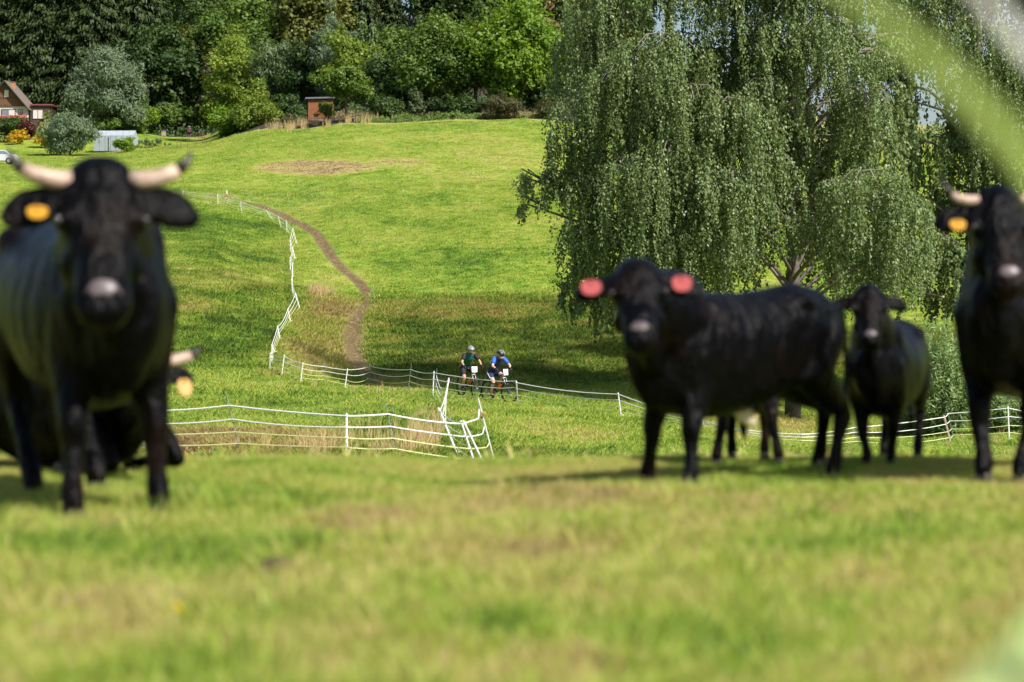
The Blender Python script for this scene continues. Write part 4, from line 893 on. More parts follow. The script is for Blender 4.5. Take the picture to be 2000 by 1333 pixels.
# ------------------------------------------------------------------ electric tape fences
M_post = solid('white_plastic', (.78, .77, .74), .5, var=.08, scale=4)
M_rod = solid('grey_green_rod', (.20, .26, .25), .5)
M_tape = solid('white_tape', (.80, .80, .78), .6, var=.05)
M_ytape = solid('pale_green_tape', (.62, .68, .30), .6, var=.05)
M_ins = solid('insulator', (.03, .04, .06), .5)
M_wood = solid('weathered_wood', (.34, .28, .22), .85, var=.3, scale=6, bump=.4)
FG = 'electric tape fences of the race course'
def fence(label, posts, levels, tape_r, skip=(), runs=None):
    """posts: (base px, base py, top px, top py, kind, depth or None)"""
    root = None; B = []
    for (bx, by, tx, ty, kd, dd) in posts:
        b = GD(bx, dd) if dd else G(bx, by, 44); d = b.y
        t = P(tx, ty, d); t = Vector((t.x, d+random.uniform(-.08, .08), t.z)); B.append((b, t, kd))
    root = empty('tape_fence', B[0][0], 0, label=label, cat='fence', group=FG); o = B[0][0]; o = Vector(o)
    for b, t, kd in B:
        mb = MB(); a, c = b-o, t-o; ax = (c-a).normalized(); L = (c-a).length
        if kd == 'w':      # plastic post: tapered spine with a foot step and hooks
            mb.tube([a-ax*.15, a, a+ax*L*.97, c], [.016, .026, .022, .012], 6)
            for q in (.2, .42, .68, .93): mb.box(*[v for k in range(3) for v in ((a+ax*L*q)[k]-(.032, .014, .012)[k], (a+ax*L*q)[k]+(.032, .014, .012)[k])])
            mb.box(a.x-.01, a.x+.10, a.y-.015, a.y+.015, a.z+.05, a.z+.075)
            mb.build('post', M_post, root)
        elif kd == 'r':    # thin rod sticking out above the tape, with ring insulators
            mb.tube([a-ax*.1, a+ax*L*.5, c+ax*.10], [.010, .010, .008], 6); p = mb.build('rod', M_rod, root)
            for q in levels:
                m2 = MB(); m2.ball(a+ax*L*q*.86, .024, .024, .024, 6, 4); m2.build('insulator', M_ins, p)
        else:
            mb.tube([a-ax*.2, a+ax*L*.5, c], [.045, .042, .036], 7); mb.build('wooden_post', M_wood, root)
    for li, q in enumerate(levels):
        mb = MB(); seg = []
        for i in range(len(B)-1):
            (b0, t0, k0), (b1, t1, k1) = B[i], B[i+1]
            q0 = q*(.86 if k0 == 'r' else .93); q1 = q*(.86 if k1 == 'r' else .93)
            p0 = (b0*(1-q0)+t0*q0)-o; p1 = (b1*(1-q1)+t1*q1)-o; sag = .018*(p1-p0).length*random.uniform(.3, 1.2)
            for s in range(6):
                u = s/6; seg.append(p0*(1-u)+p1*u-Vector((0, 0, sag*4*u*(1-u))))
        seg.append((B[-1][0]*(1-q)+B[-1][1]*q)-o)
        mb.tube([v+Vector((0, -.028, 0)) for v in seg], tape_r*(1.0 if li == len(levels)-1 else .85), 6, flat=.8)
        mb.build('tape', M_ytape if li < 2 and len(levels) > 2 else M_tape, root)
    return root, B
hillp = [(357,381,357,372,'w',None),(425.5,399,425,378.5,'w',None),(471,413.6,470,392.6,'w',None),(529.6,427.4,519.4,410,'w',None),(548,444,543.7,422.6,'w',None),(560.5,453.5,558.7,430.4,'w',None),
 (579.7,477,571.6,444.8,'w',None),(567,492,566.5,464,'w',None),(576.4,506,571,482,'w',None),(566.8,530,566.2,503,'w',None),(571.5,541,571.5,513,'w',None),(571,575,569.2,545,'w',None),
 (586.3,606.6,576.7,572,'w',None),(567.4,629.7,562,603,'w',None),(546.7,663.6,541.6,636.6,'w',None),(537,690,531,672.6,'w',None),(531,712,530,690,'w',None)]
fence('white tape fence following the trail down the hillside in a bend', hillp, (.2, .45, .72, 1.0), .017)
fence('white tape fence along the valley floor, left part before the riders', [
 (526.6,722,528,689,'w',None),(550,733,555.5,693,'w',None),(587,747,592,707.7,'w',None),(632.5,750,634,711,'r',None),(673.5,759.6,679,720,'w',None),(718,758.5,725,709,'r',None),(797,765.5,803,715,'r',None),
 (845,776.7,847.8,725,'w',None),(1011.5,792.8,1008.4,744.4,'w',None)], (.24, .46, .74, 1.0), .016)
fence('white tape fence along the valley floor, right part behind the calves', [
 (1011.5,792.8,1008.4,744.4,'w',None),(1213,815,1207,766.8,'w',None),(1375,850,1373,820,'w',76),(1459,880,1464.4,840,'w',73),(1565,871,1565,845,'r',None),(1676.6,871,1667,830,'r',None),
 (1856.5,868,1842.4,811,'t',None),(1864,864,1849,799,'r',None),(1971,860,1969,793,'w',None),(2120,850,2118,790,'w',None)], (.24, .46, .74, 1.0), .015)
fence('near tape fence with a straight white post, beyond the brow', [
 (100,0,98,790,'w',48.5),(280,0,276,797,'w',47.5),(468,902,443.5,778,'r',47),(676.6,908,676.3,807.5,'w',46),(773,902,755,796,'r',46.3),(929,903,900,821.5,'w',46.8),(969,893,936,800,'r',47.5)], (.17, .42, .70, 1.0), .0155)
fence('short side fence of slack tapes linking the near and valley fences', [
 (849,785,853,726,'r',None),(862,845,877,738,'w',64),(893,897,856,797,'w',50),(948,905,905,822,'w',46.3)], (.2, .45, .72, 1.0), .013)
# striped leaning rod at the corner
b = GD(969, 47.3); t = P(934, 778, 47.3); rt = empty('marker_pole', b, 0, label='leaning white marker pole with a red band at the fence corner', cat='pole'); v = t-b
M_redband = solid('red_band', (.45, .10, .06), .6)
for q0, q1, m_ in ((0, .72, M_post), (.72, .80, M_redband), (.80, 1.0, M_post)):
    mb = MB(); mb.tube([v*q0+Vector((0, -.02, 0)), v*q1+Vector((0, -.02, 0))], .013 if m_ is not M_redband else .015, 6); mb.build('pole' if m_ is M_post else 'band', m_, rt)
# single small post in the meadow above the fence
q = G(443, 384.5, 100); mk = empty('marker_post', q, 0, label='short white marker post with red foot in the meadow above the trail fence', cat='post')
mb = MB(); mb.tube([(0, 0, .2), (0, 0, .42), (0, 0, .5)], [.05, .05, .03], 6); mb.build('post', M_post, mk); mb = MB(); mb.tube([(0, 0, -.05), (0, 0, .2)], .052, 6); mb.build('foot', M_redband, mk)
# ------------------------------------------------------------------ people and bicycles
M_skin = solid('skin', (.52, .27, .19), .55, var=.06); M_skinp = solid('pale_skin', (.58, .36, .28), .55, var=.06)
M_hair = solid('brown_hair', (.05, .025, .012), .8)
M_black = solid('black_cloth', (.012, .012, .016), .7); M_navy = solid('navy_cloth', (.010, .018, .075), .65); M_blue = solid('bright_blue_cloth', (.02, .11, .48), .6)
M_teal = solid('dark_teal_cloth', (.008, .10, .105), .65); M_white = solid('white_cloth', (.75, .76, .8), .6); M_orange = solid('orange_sock', (.80, .24, .02), .7)
M_tyre = solid('tyre_rubber', (.018, .018, .018), .75); M_rim = solid('rim', (.03, .03, .032), .4); M_silver = solid('fork_stanchion', (.50, .50, .52), .3, metal=.6)
M_carbon = solid('black_frame_paint', (.012, .012, .014), .3, coat=.3); M_redp = solid('red_frame_paint', (.55, .035, .015), .3); M_yelp = solid('yellow_frame_paint', (.70, .55, .01), .35)
M_orgp = solid('orange_frame_paint', (.80, .13, .01), .35); M_spoke = solid('spoke', (.35, .35, .36), .35, metal=.7); M_plate = solid('white_plate', (.80, .82, .84), .6, var=.04); M_print = solid('grey_print', (.30, .33, .38), .6)
M_helmg = solid('grey_helmet', (.33, .36, .38), .35); M_helmb = solid('black_helmet', (.015, .016, .022), .3)
def wheel(parent, x, R=.365):
    o = empty('wheel', (x, 0, R)); o.parent = parent; del_ = None
    # wheel is one mesh with tyre rim and spokes as sub-parts
    bpy.data.objects.remove(o)
    mb = MB(); ring = [(x+math.cos(a)*R*.94, 0, R+math.sin(a)*R*.94) for a in np.linspace(0, 2*math.pi, 37)]
    mb.tube(ring, R*.065, 8, cap=False, upv=(0, 1, 0)); wh = mb.build('wheel', M_tyre, parent, True)
    mb = MB(); ring = [(x+math.cos(a)*R*.85, 0, R+math.sin(a)*R*.85) for a in np.linspace(0, 2*math.pi, 37)]; mb.tube(ring, .013, 6, cap=False, upv=(0, 1, 0)); mb.build('rim', M_rim, wh, True)
    mb = MB(); mb.tube([(x, -.06, R), (x, .06, R)], .025, 8)
    for k in range(20):
        a = k*math.pi/10; mb.tube([(x, .025*(-1)**k, R), (x+math.cos(a)*R*.86, 0, R+math.sin(a)*R*.86)], .0022, 3, cap=False)
    sp = mb.build('spokes', M_spoke, wh); tag(sp, kind='stuff')
    mb = MB(); mb.tube([(x, -.065, R), (x, -.058, R)], .085, 14); mb.build('brake_disc', M_spoke, wh)
    return wh
def bicycle(label, loc, heading, accent, second, steer, number):
    root = empty('mountain_bike', loc, heading, label=label, cat='bicycle', group='mountain bikes in the race')
    wheel(root, 0)
    mb = MB(); T = mb.tube
    bbk, seat, hdt, hdb = Vector((.43, 0, .33)), Vector((.24, 0, .80)), Vector((.86, 0, .93)), Vector((.90, 0, .83))
    T([bbk, seat], .019, 8); T([seat-Vector((-.01, 0, .07)), hdt], .021, 8)
    for sy in (-.055, .055): T([bbk+Vector((0, sy*.6, 0)), (0, sy, .365)], .012, 6); T([seat-Vector((0, 0, .05)), (.0, sy, .365)], .010, 6)
    T([hdt+Vector((-.005, 0, .02)), hdb-Vector((-.005, 0, .03))], .026, 8); fr = mb.build('frame', M_carbon, root, True)
    mb = MB(); mb.tube([bbk+Vector((.02, 0, .02)), hdb], .024, 8); dt = mb.build('down_tube', M_carbon, root, True)
    mb = MB(); q0, q1 = bbk+Vector((.02, 0, .02)), hdb; mb.tube([q0*.85+q1*.15, q0*.42+q1*.58], .029, 8); mb.build('paint_panel', accent, dt, True)
    mb = MB(); mb.tube([bbk+Vector((.12, 0, .19)), bbk+Vector((.26, 0, .34))], [.036, .030], 8); mb.build('bottle', second, root, True)
    mb = MB(); mb.tube([seat, (.20, 0, .93)], .014, 6); mb.build('seat_post', M_carbon, root)
    mb = MB(); mb.loft([((.09, 0, .945), .07, .02), ((.20, 0, .95), .045, .022), ((.34, 0, .94), .016, .016)], n=10); mb.build('saddle', M_carbon, root, True)
    # front end turned as one about the steering axis, built straight then rotated
    def steered(mb2):
        M = Matrix.Translation(Vector((1.0, 0, 0))) @ Matrix.Rotation(steer, 4, 'Z') @ Matrix.Translation(Vector((-1.0, 0, 0)))
        mb2.v = [tuple(M @ Vector(v)) for v in mb2.v]; return mb2
    mb = MB()
    for sy in (-.055, .055): mb.tube([(1.12, sy, .365), (1.02, sy, .60)], .019, 7)
    steered(mb).build('fork_lowers', M_carbon, root, True)
    mb = MB()
    for sy in (-.055, .055): mb.tube([(1.02, sy, .60), (.925, sy, .82)], .014, 7)
    mb.tube([(.925, -.07, .82), (.925, .07, .82)], .022, 7); steered(mb).build('fork', M_silver, root, True)
    mb = MB(); mb.tube([(.86, 0, .95), (.86, 0, 1.0), (.94, 0, 1.02)], .017, 6); mb.tube([(.90, -.37, 1.05), (.93, -.18, 1.03), (.94, 0, 1.02), (.93, .18, 1.03), (.90, .37, 1.05)], .015, 7); steered(mb).build('handlebar', M_carbon, root, True)
    for sy in (-1, 1):
        mb = MB(); mb.tube([(.915, sy*.25, 1.045), (.90, sy*.38, 1.052)], .020, 8); steered(mb).build('grip', M_carbon, root, True)
    m3 = MB(); w0 = Vector((1.13, 0, 0))
    # front wheel
    R = .365; mb = MB(); ring = [(1.13+math.cos(a)*R*.94, 0, R+math.sin(a)*R*.94) for a in np.linspace(0, 2*math.pi, 37)]; mb.tube(ring, R*.065, 8, cap=False, upv=(0, 1, 0)); wh = steered(mb).build('wheel', M_tyre, root, True)
    mb = MB(); ring = [(1.13+math.cos(a)*R*.85, 0, R+math.sin(a)*R*.85) for a in np.linspace(0, 2*math.pi, 37)]; mb.tube(ring, .013, 6, cap=False, upv=(0, 1, 0)); steered(mb).build('rim', M_rim, wh, True)
    mb = MB(); mb.tube([(1.13, -.05, R), (1.13, .05, R)], .025, 8)
    for k in range(20):
        a = k*math.pi/10; mb.tube([(1.13, .02*(-1)**k, R), (1.13+math.cos(a)*R*.86, 0, R+math.sin(a)*R*.86)], .0022, 3, cap=False)
    tag(steered(mb).build('spokes', M_spoke, wh), kind='stuff')
    mb = MB(); mb.tube([(1.13, -.05, R), (1.13, -.042, R)], .085, 14); steered(mb).build('brake_disc', M_spoke, wh)
    # cranks, pedals, chainring, chain
    mb = MB(); mb.tube([(.43, -.055, .33), (.43, -.062, .33)], .075, 14); mb.build('chainring', M_spoke, root)
    for sy, dx, dz in ((-1, -.05, -.16), (1, .05, .16)):
        mb = MB(); mb.tube([(.43, sy*.07, .33), (.43+dx, sy*.09, .33+dz)], .012, 6); cr = mb.build('crank', M_carbon, root)
        mb = MB(); mb.box(.43+dx-.045, .43+dx+.045, sy*.10-.05*(sy < 0), sy*.10+.05*(sy > 0), .33+dz-.012, .33+dz+.012); mb.build('pedal', M_carbon, cr)
    mb = MB(); mb.tube([(.43, -.06, .40), (0, -.05, .40)], .006, 4); mb.tube([(.43, -.06, .26), (.05, -.05, .20), (0, -.05, .30)], .006, 4); tag(mb.build('chain', M_spoke, root), kind='stuff')
    # number plate tied to the bars
    mb = MB(); pl = [(.965, -.11, 1.09), (.965, .11, 1.09), (.985, .10, .90), (.985, -.10, .90)]
    mb.add([Vector(p) for p in pl]+[Vector(p)+Vector((.005, 0, 0)) for p in pl], [(0, 1, 2, 3), (7, 6, 5, 4), (0, 4, 5, 1), (1, 5, 6, 2), (2, 6, 7, 3), (3, 7, 4, 0)]); npl = steered(mb).build('number_plate', M_plate, root)
    mb = MB()     # the printed race number and sponsor lines, too small to read in the photo
    for i, (y0, y1, z0, z1) in enumerate(((-.07, -.045, .97, 1.045), (-.03, -.005, .97, 1.045), (.012, .037, .97, 1.045), (-.085, .085, 1.062, 1.070), (-.06, .06, .925, .933))):
        f = lambda z: .9735+(1.09-z)*.105
        mb.add([(f(z0)+.0, y0, z0), (f(z0), y1, z0), (f(z1), y1, z1), (f(z1), y0, z1)], [(0, 1, 2, 3)])
    steered(mb).build('plate_print', M_print, npl)
    return root, steered
def person(root, J, cloth, pale=False, helmet=None, beard=False, skin=None, sc=1.0, hands=True):
    """J: joints in the local frame. One continuous body; clothes, helmet and hair are its children"""
    V3 = lambda k: Vector(J[k])
    mb = MB(); pel, chest, neck, head = V3('pelvis'), V3('chest'), V3('neck'), V3('head'); fw = V3('face').normalized()
    up = (neck-pel).normalized(); sd = Vector(J.get('side', (0, 1, 0)))
    torso = [(pel, .155, .115), (pel*.65+chest*.35, .140, .108), (pel*.3+chest*.7, .155, .115), (chest, .175, .120), (chest*.45+neck*.55, .150, .09)]
    mb.loft(torso, n=16, up=tuple(fw)); mb.tube([chest*.4+neck*.6, neck, head-Vector((0, 0, .05))], [.075, .058, .056], 12)
    mb.ball(head, .078, .078, .110, 14, 10); mb.ball(head+fw*.030-Vector((0, 0, .055)), .060, .060, .055, 12, 8); mb.ball(head-fw*.03+Vector((0, 0, .02)), .080, .080, .085, 12, 8)
    nz = head+fw*.088-Vector((0, 0, .012)); mb.ball(nz, .014, .014, .022, 8, 6)
    for s_ in (-1, 1): mb.ball(head+fw.cross(Vector((0, 0, 1))).normalized()*s_*.080-Vector((0, 0, .01)), .012, .012, .026, 8, 6)
    for a in ('l', 'r'):
        sh, el, wr, hd = (V3(x+a) for x in ('sh', 'el', 'wr', 'hd'))
        mb.ball(sh, .065); mb.tube([sh, sh*.6+el*.4, el, el*.6+wr*.4, wr], [.056, .050, .040, .038, .027], 12)
        dr = (hd-wr).normalized(); mb.tube([wr, wr+dr*.05, hd], [.026, .034, .028], 10, flat=1.1)
        s2 = dr.cross(Vector((0, 0, 1))); s2 = s2.normalized() if s2.length > .1 else sd
        for fi in range(4):
            o_ = s2*(fi-1.5)*.019; fl = (.058, .068, .064, .050)[fi]; c1_ = hd+o_+dr*fl*.6-Vector((0, 0, .008)); mb.tube([hd+o_*.9, c1_, c1_+dr*fl*.1-Vector((0, 0, fl*.6))], [.0105, .0098, .008], 6)
        tq = hd-dr*.03-s2*(.03 if a == 'l' else -.03); mb.tube([tq, tq-s2*(.018 if a == 'l' else -.018)+dr*.03-Vector((0, 0, .02)), tq+dr*.045-Vector((0, 0, .035))], [.012, .011, .009], 6)
        hp, kn, an, to = (V3(x+a) for x in ('hp', 'kn', 'an', 'to'))
        mb.ball(hp, .10); mb.tube([hp, hp*.6+kn*.4, kn+(hp-kn)*.05, kn, kn*.72+an*.28, kn*.4+an*.6, an], [.098, .088, .062, .058, .060, .046, .036], 14)
        mb.tube([an-Vector((0, 0, .02)), an*.5+to*.5, to], [.04, .038, .026], 10)
    body = link('body', remesh(mb, .014*sc, 3), skin or (M_skinp if pale else M_skin), root)
    for s_ in (-1, 1):
        m2 = MB(); m2.ball(head+fw*.077+fw.cross(Vector((0, 0, 1))).normalized()*s_*.030+Vector((0, 0, .012)), .011, .009, .007, 8, 6); m2.build('eye', M_black, root)
    m2 = MB(); m2.loft([(head+fw*.080-Vector((0, 0, .052))-sd*.02, .006, .006), (head+fw*.084-Vector((0, 0, .053)), .007, .007), (head+fw*.080-Vector((0, 0, .052))+sd*.02, .006, .006)], n=8); m2.build('mouth', M_redband, root)
    def tubes(name, spec, m_, grow=.010):
        q = MB()
        for pts, rs in spec: q.tube(pts, [a+grow for a in rs], 14)
        return q.build(name, m_, root, True)
    sleeves = []
    for a in ('l', 'r'):
        sh, el = V3('sh'+a), V3('el'+a); sleeves.append(([sh+(sh-el)*.10, sh, sh*.5+el*.5, sh*.30+el*.70], [.050, .062, .056, .050]))
        hp, kn, an, to = V3('hp'+a), V3('kn'+a), V3('an'+a), V3('to'+a)
        sx = MB(); sx.tube([an*.75+kn*.25, an*.9+kn*.1, an], [.047, .040, .042], 12); sx.build('sock', cloth.get('sock', M_black), root, True)
        sx = MB(); bk = (an-to).normalized(); sx.loft([(an+bk*.035-Vector((0, 0, .025)), .036, .040), (an*.5+to*.5-Vector((0, 0, .004)), .042, .036), (to, .036, .026)], n=12); sx.build('shoe', cloth.get('shoe', M_black), root, True)
        if 'glove' in cloth:
            wr, hd = V3('wr'+a), V3('hd'+a); sx = MB(); dr = (hd-wr).normalized(); sx.tube([wr+dr*.01, wr+dr*.05, hd+dr*.02, hd+dr*.055-Vector((0, 0, .02))], [.032, .041, .040, .032], 12); sx.build('glove', cloth['glove'], root, True)
    jb = MB(); jb.loft([(c, a+.012, b_+.012) for c, a, b_ in torso], n=20, up=tuple(fw)); js = link('jersey', remesh(jb, .016*sc, 2), cloth['jersey'], root)
    for sp in sleeves:
        q = MB(); q.tube(sp[0], [a+.012 for a in sp[1]], 14); q.build('sleeve', cloth['sleeve'], root, True)
    sb = MB(); sb.loft([(pel-up*.02, .165, .13), (pel+up*.07, .150, .120)], n=16, up=tuple(fw))
    for a in ('l', 'r'):
        hp, kn = V3('hp'+a), V3('kn'+a); e = cloth.get('short_len', .72); sb.tube([hp, hp*.6+kn*.4, hp*(1-e)+kn*e], [.115, .104, .088], 14)
    link('shorts', remesh(sb, .016*sc, 2), cloth['shorts'], root)
    if helmet:
        hb = MB(); M = (fw.to_track_quat('X', 'Z')).to_matrix(); hc = head+Vector((0, 0, .052))-fw*.008
        n_u, n_v = 20, 8; vs, fs = [], []
        for j in range(n_v+1):
            ph = j/n_v*math.pi*.52
            for i in range(n_u):
                th = 2*math.pi*i/n_u; r_ = 1+.05*math.cos(5*th)*math.sin(ph)
                vs.append(hc+M @ Vector((math.sin(ph)*math.cos(th)*.135*r_, math.sin(ph)*math.sin(th)*.105*r_, math.cos(ph)*.098-(.018 if math.cos(th) < -.3 and j > 5 else 0))))
        fs = [(j*n_u+i, j*n_u+(i+1) % n_u, (j+1)*n_u+(i+1) % n_u, (j+1)*n_u+i) for j in range(n_v) for i in range(n_u)]
        hb.add(vs, fs); ho = hb.build('helmet', helmet[0], root, True); sm = ho.modifiers.new('shell', 'SOLIDIFY'); sm.thickness = .012
        for k in range(-2, 3):
            vb = MB(); y_ = k*.034; vb.tube([hc+M @ Vector((x_, y_*(1+.3*(x_ < 0)), .104*math.sqrt(max(0, 1-(x_/.14)**2-(y_/.115)**2))+.002)) for x_ in np.linspace(-.10, .11, 8)], .0085, 6); vb.build('vent', helmet[1], ho)
        q = MB(); a0 = head+Vector((0, 0, .0)); 
        for s_ in (-1, 1):
            w_ = fw.cross(Vector((0, 0, 1))).normalized()*s_; q.tube([head+w_*.085+Vector((0, 0, .05)), head+w_*.078-Vector((0, 0, .04)), head+fw*.03-Vector((0, 0, .118))], .005, 5)
        q.build('chin_strap', M_black, ho)
        if cloth.get('glasses'):
            q = MB(); w_ = fw.cross(Vector((0, 0, 1))).normalized(); q.tube([head+w_*.07+fw*.05+Vector((0, 0, .014)), head+fw*.093+w_*.035+Vector((0, 0, .012)), head+fw*.095-w_*.035+Vector((0, 0, .012)), head-w_*.07+fw*.05+Vector((0, 0, .014))], .014, 6); q.build('sunglasses', M_black, root)
    else:
        q = MB(); q.ball(head-fw*.012+Vector((0, 0, .035)), .086, .086, .09, 14, 8); q.build('hair', cloth.get('hair', M_hair), root, True)
    if beard:
        q = MB(); q.ball(head+fw*.040-Vector((0, 0, .075)), .056, .056, .048, 12, 8); q.build('beard', M_hair, root, True)
    return root
def mix(a, b, t): return tuple(a[i]*(1-t)+b[i]*t for i in range(3))
def rider_joints(lean, hdv, look, steerf, stand=0.0):
    J = dict(pelvis=(.20, 0, 1.02+stand), chest=(.20+.33*lean, 0, 1.36+stand), neck=(.20+.44*lean, 0, 1.50+stand), head=hdv, face=look, side=(0, 1, 0))
    for a, s_ in (('l', 1), ('r', -1)):
        g = steerf(s_)
        J['sh'+a] = (.20+.39*lean, s_*.185, 1.44+stand); J['hd'+a] = g; J['wr'+a] = (g[0]-.075, g[1]*1.0+s_*.0, g[2]+.045)
        J['el'+a] = (.20+.42*lean+.10, s_*.34, 1.20+stand*.6)
        J['hp'+a] = (.22, s_*.095, .98+stand)
    # right foot (towards the left of the photo) is down, left foot is up
    J['anr'] = (.35, -.125, .30); J['tor'] = (.50, -.13, .215); J['knr'] = (.50, -.14, .68)
    J['anl'] = (.42, .125, .60); J['tol'] = (.56, .13, .535); J['knl'] = (.66, .15, .90)
    return J
def place_rider(px, py, deg, steer_deg, blabel, plabel, accent, second, cloth, pale, helmet, beard, hdv, look, lean, stand, number, sc):
    base = G(px, py, 60); hd = rad(deg)-math.pi/2
    off = Matrix.Rotation(hd, 3, 'Z') @ Vector((.56*sc, 0, 0)); loc = base-off; loc.z = float(hgt(loc.x, loc.y))
    z2 = float(hgt(loc.x+2*off.x, loc.y+2*off.y)); st = rad(steer_deg)
    bike, stf = bicycle(blabel, loc, hd, accent, second, st, number); pitch = -math.atan2(z2-loc.z, 1.12*sc)
    bike.rotation_euler = (0, pitch, hd); bike.scale = (sc,)*3
    def grip(s_):
        M = Matrix.Translation(Vector((1.0, 0, 0))) @ Matrix.Rotation(st, 4, 'Z') @ Matrix.Translation(Vector((-1.0, 0, 0))); v = M @ Vector((.905, s_*.33, 1.075)); return tuple(v)
    J = rider_joints(lean, hdv, look, grip, stand)
    pr = empty('person', loc, hd, label=plabel, cat='person', group='cyclists on the trail'); pr.rotation_euler = (0, pitch, hd); pr.scale = (sc,)*3
    person(pr, J, cloth, pale, helmet, beard)
    return bike, pr
SCB = 1.10
place_rider(915, 778.5, 27, 4, 'black mountain bike with yellow and red frame under the bearded rider', 'bearded person in dark teal jersey, black shorts and grey helmet riding behind', M_redp, M_yelp,
   dict(jersey=M_teal, sleeve=M_black, shorts=M_black, glove=M_black, sock=M_black, shoe=M_black, short_len=.78), False, (M_helmg, M_helmb), True, (.69, -.01, 1.61), (.9, -.05, -.25), .95, .02, 0, SCB)
b2, p2 = place_rider(973, 787.5, 36, 12, 'black mountain bike with orange red frame under the blue-clad rider', 'person in blue and white jersey with black helmet and orange socks, riding in front', M_orgp, M_orgp,
   dict(jersey=M_navy, sleeve=M_blue, shorts=M_navy, glove=M_black, sock=M_orange, shoe=M_black, short_len=.66, glasses=1), True, (M_helmb, M_helmg), False, (.74, -.02, 1.52), (.9, .12, -.45), 1.04, -.03, 0, SCB)
# blue yoke and white piping on the front rider, knee band
q = MB(); q.loft([((.49, 0, 1.29), .178, .122), ((.56, 0, 1.36), .178, .118), ((.62, 0, 1.42), .150, .092)], n=18, up=(.9, .12, -.42)); link('jersey_yoke', remesh(q, .018, 2), M_blue, p2)
for s_ in (-1, 1):
    q = MB(); q.tube([(.36, s_*.160, 1.24), (.47, s_*.185, 1.38), (.57, s_*.145, 1.47), (.63, s_*.08, 1.48)], .014, 6); q.build('jersey_piping', M_white, p2, True)
    q = MB(); q.tube([(.24, s_*.205, .98), (.36, s_*.205, .86), (.44, s_*.215, .79)] if s_ < 0 else [(.26, .2, .99), (.42, .215, .96), (.52, .215, .94)], .013, 6); q.build('shorts_stripe', M_white, p2, True)
q = MB(); q.tube([(.485, -.138, .66), (.475, -.137, .63)], .070, 14); q.build('knee_band', M_black, p2, True)
# ------------------------------------------------------------------ garden person
g0 = G(370, 272.0, 250); print('garden person', g0); gp_ = empty('person', g0, rad(-90), label='person with sun hat, pink shirt and dark shorts standing in the garden', cat='person')
J = dict(pelvis=(0, 0, .95), chest=(.02, 0, 1.28), neck=(.02, 0, 1.47), head=(.05, 0, 1.62), face=(1, 0, -.2), side=(0, 1, 0))
for a, s_ in (('l', 1), ('r', -1)):
    J.update({'sh'+a: (.01, s_*.19, 1.40), 'el'+a: (.02, s_*.27, 1.14), 'wr'+a: (.16, s_*.20, 1.0), 'hd'+a: (.23, s_*.16, .98), 'hp'+a: (0, s_*.10, .90), 'kn'+a: (.03, s_*.12, .50), 'an'+a: (0, s_*.12, .09), 'to'+a: (.15, s_*.13, .04)})
M_pink = solid('pink_shirt', (.55, .22, .30), .7); M_dshort = solid('dark_shorts', (.03, .03, .05), .7)
person(gp_, J, dict(jersey=M_pink, sleeve=M_pink, shorts=M_dshort, sock=M_white, shoe=M_white, hair=M_white, short_len=.75), True)
q = MB(); q.tube([(.05, 0, 1.655), (.05, 0, 1.67), (.05, 0, 1.74), (.05, 0, 1.76)], [.17, .165, .095, .06], 16); q.build('sun_hat', M_white, gp_, True)
# ------------------------------------------------------------------ chalet at the left edge
M_plankw = solid('brown_planks', (.15, .075, .04), .8, var=.3, scale=4, bump=.3); M_dplank = solid('dark_brown_planks', (.075, .045, .04), .8, var=.25, scale=4)
M_render = solid('cream_render', (.55, .52, .45), .85, var=.08); M_roof = solid('grey_brown_roofing', (.16, .13, .11), .8, var=.2); M_red = solid('maroon_trim', (.22, .06, .06), .6)
M_brick = solid('orange_brick', (.42, .19, .09), .85, var=.2, scale=3); M_glass = solid('window_glass', (.16, .20, .26), .12, spec=.8); M_curtain = solid('pale_curtain', (.62, .55, .52), .8, var=.1)
M_frame = solid('dark_window_frame', (.04, .035, .035), .6); M_flower = solid('balcony_flowers', (.55, .12, .10), .7, var=.4, scale=3)
HD = 326.0
hx = lambda px: (px-1000)/F*HD; hz = lambda py: P(1000, py, HD).z
ho = Vector((hx(12), HD, hz(243))); house = empty('wooden_chalet', ho, 0, label='brown wooden chalet with steep gable and orange chimney at the far left', cat='house')
rx = lambda px: hx(px)-ho.x; rz_ = lambda py: hz(py)-ho.z
def hpart(name, m, boxes, parent=house, kind=None):
    mb = MB()
    for b_ in boxes: mb.box(*b_)
    o = mb.build(name, m, parent); tag(o, kind=kind); return o
W = rx(54); ez = rz_(207); pz = rz_(158)
hpart('wall', M_render, [(-W, W, .35, 7, -1.5, ez)])
mb = MB(); mb.add([(-W, .3, ez), (W, .3, ez), (0, .3, pz-.15), (-W, 7, ez), (W, 7, ez), (0, 7, pz-.15)], [(0, 1, 2), (3, 5, 4), (0, 3, 4, 1), (0, 2, 5, 3), (1, 4, 5, 2)]); gable = mb.build('gable', M_plankw, house)
pl = []; n = 42
for i in range(n):   # upright cladding boards, proud by turns
    x0 = -W+2*W*i/n; x1 = x0+2*W/n-.012; xm = max(abs(x0), abs(x1)); zt = ez+(pz-.15-ez)*(1-xm/W)
    if zt > ez+.1: pl.append((x0, x1, .255+.012*(i % 2), .298, ez, zt))
hpart('cladding', M_plankw, pl, gable, 'stuff')
hpart('belt_board', M_dplank, [(-W*.55, W*.55, .23, .252, rz_(192), rz_(190))], gable)
hpart('belt_board', M_dplank, [(-W, W, .2, .25, ez-.06, ez+.06)], gable)
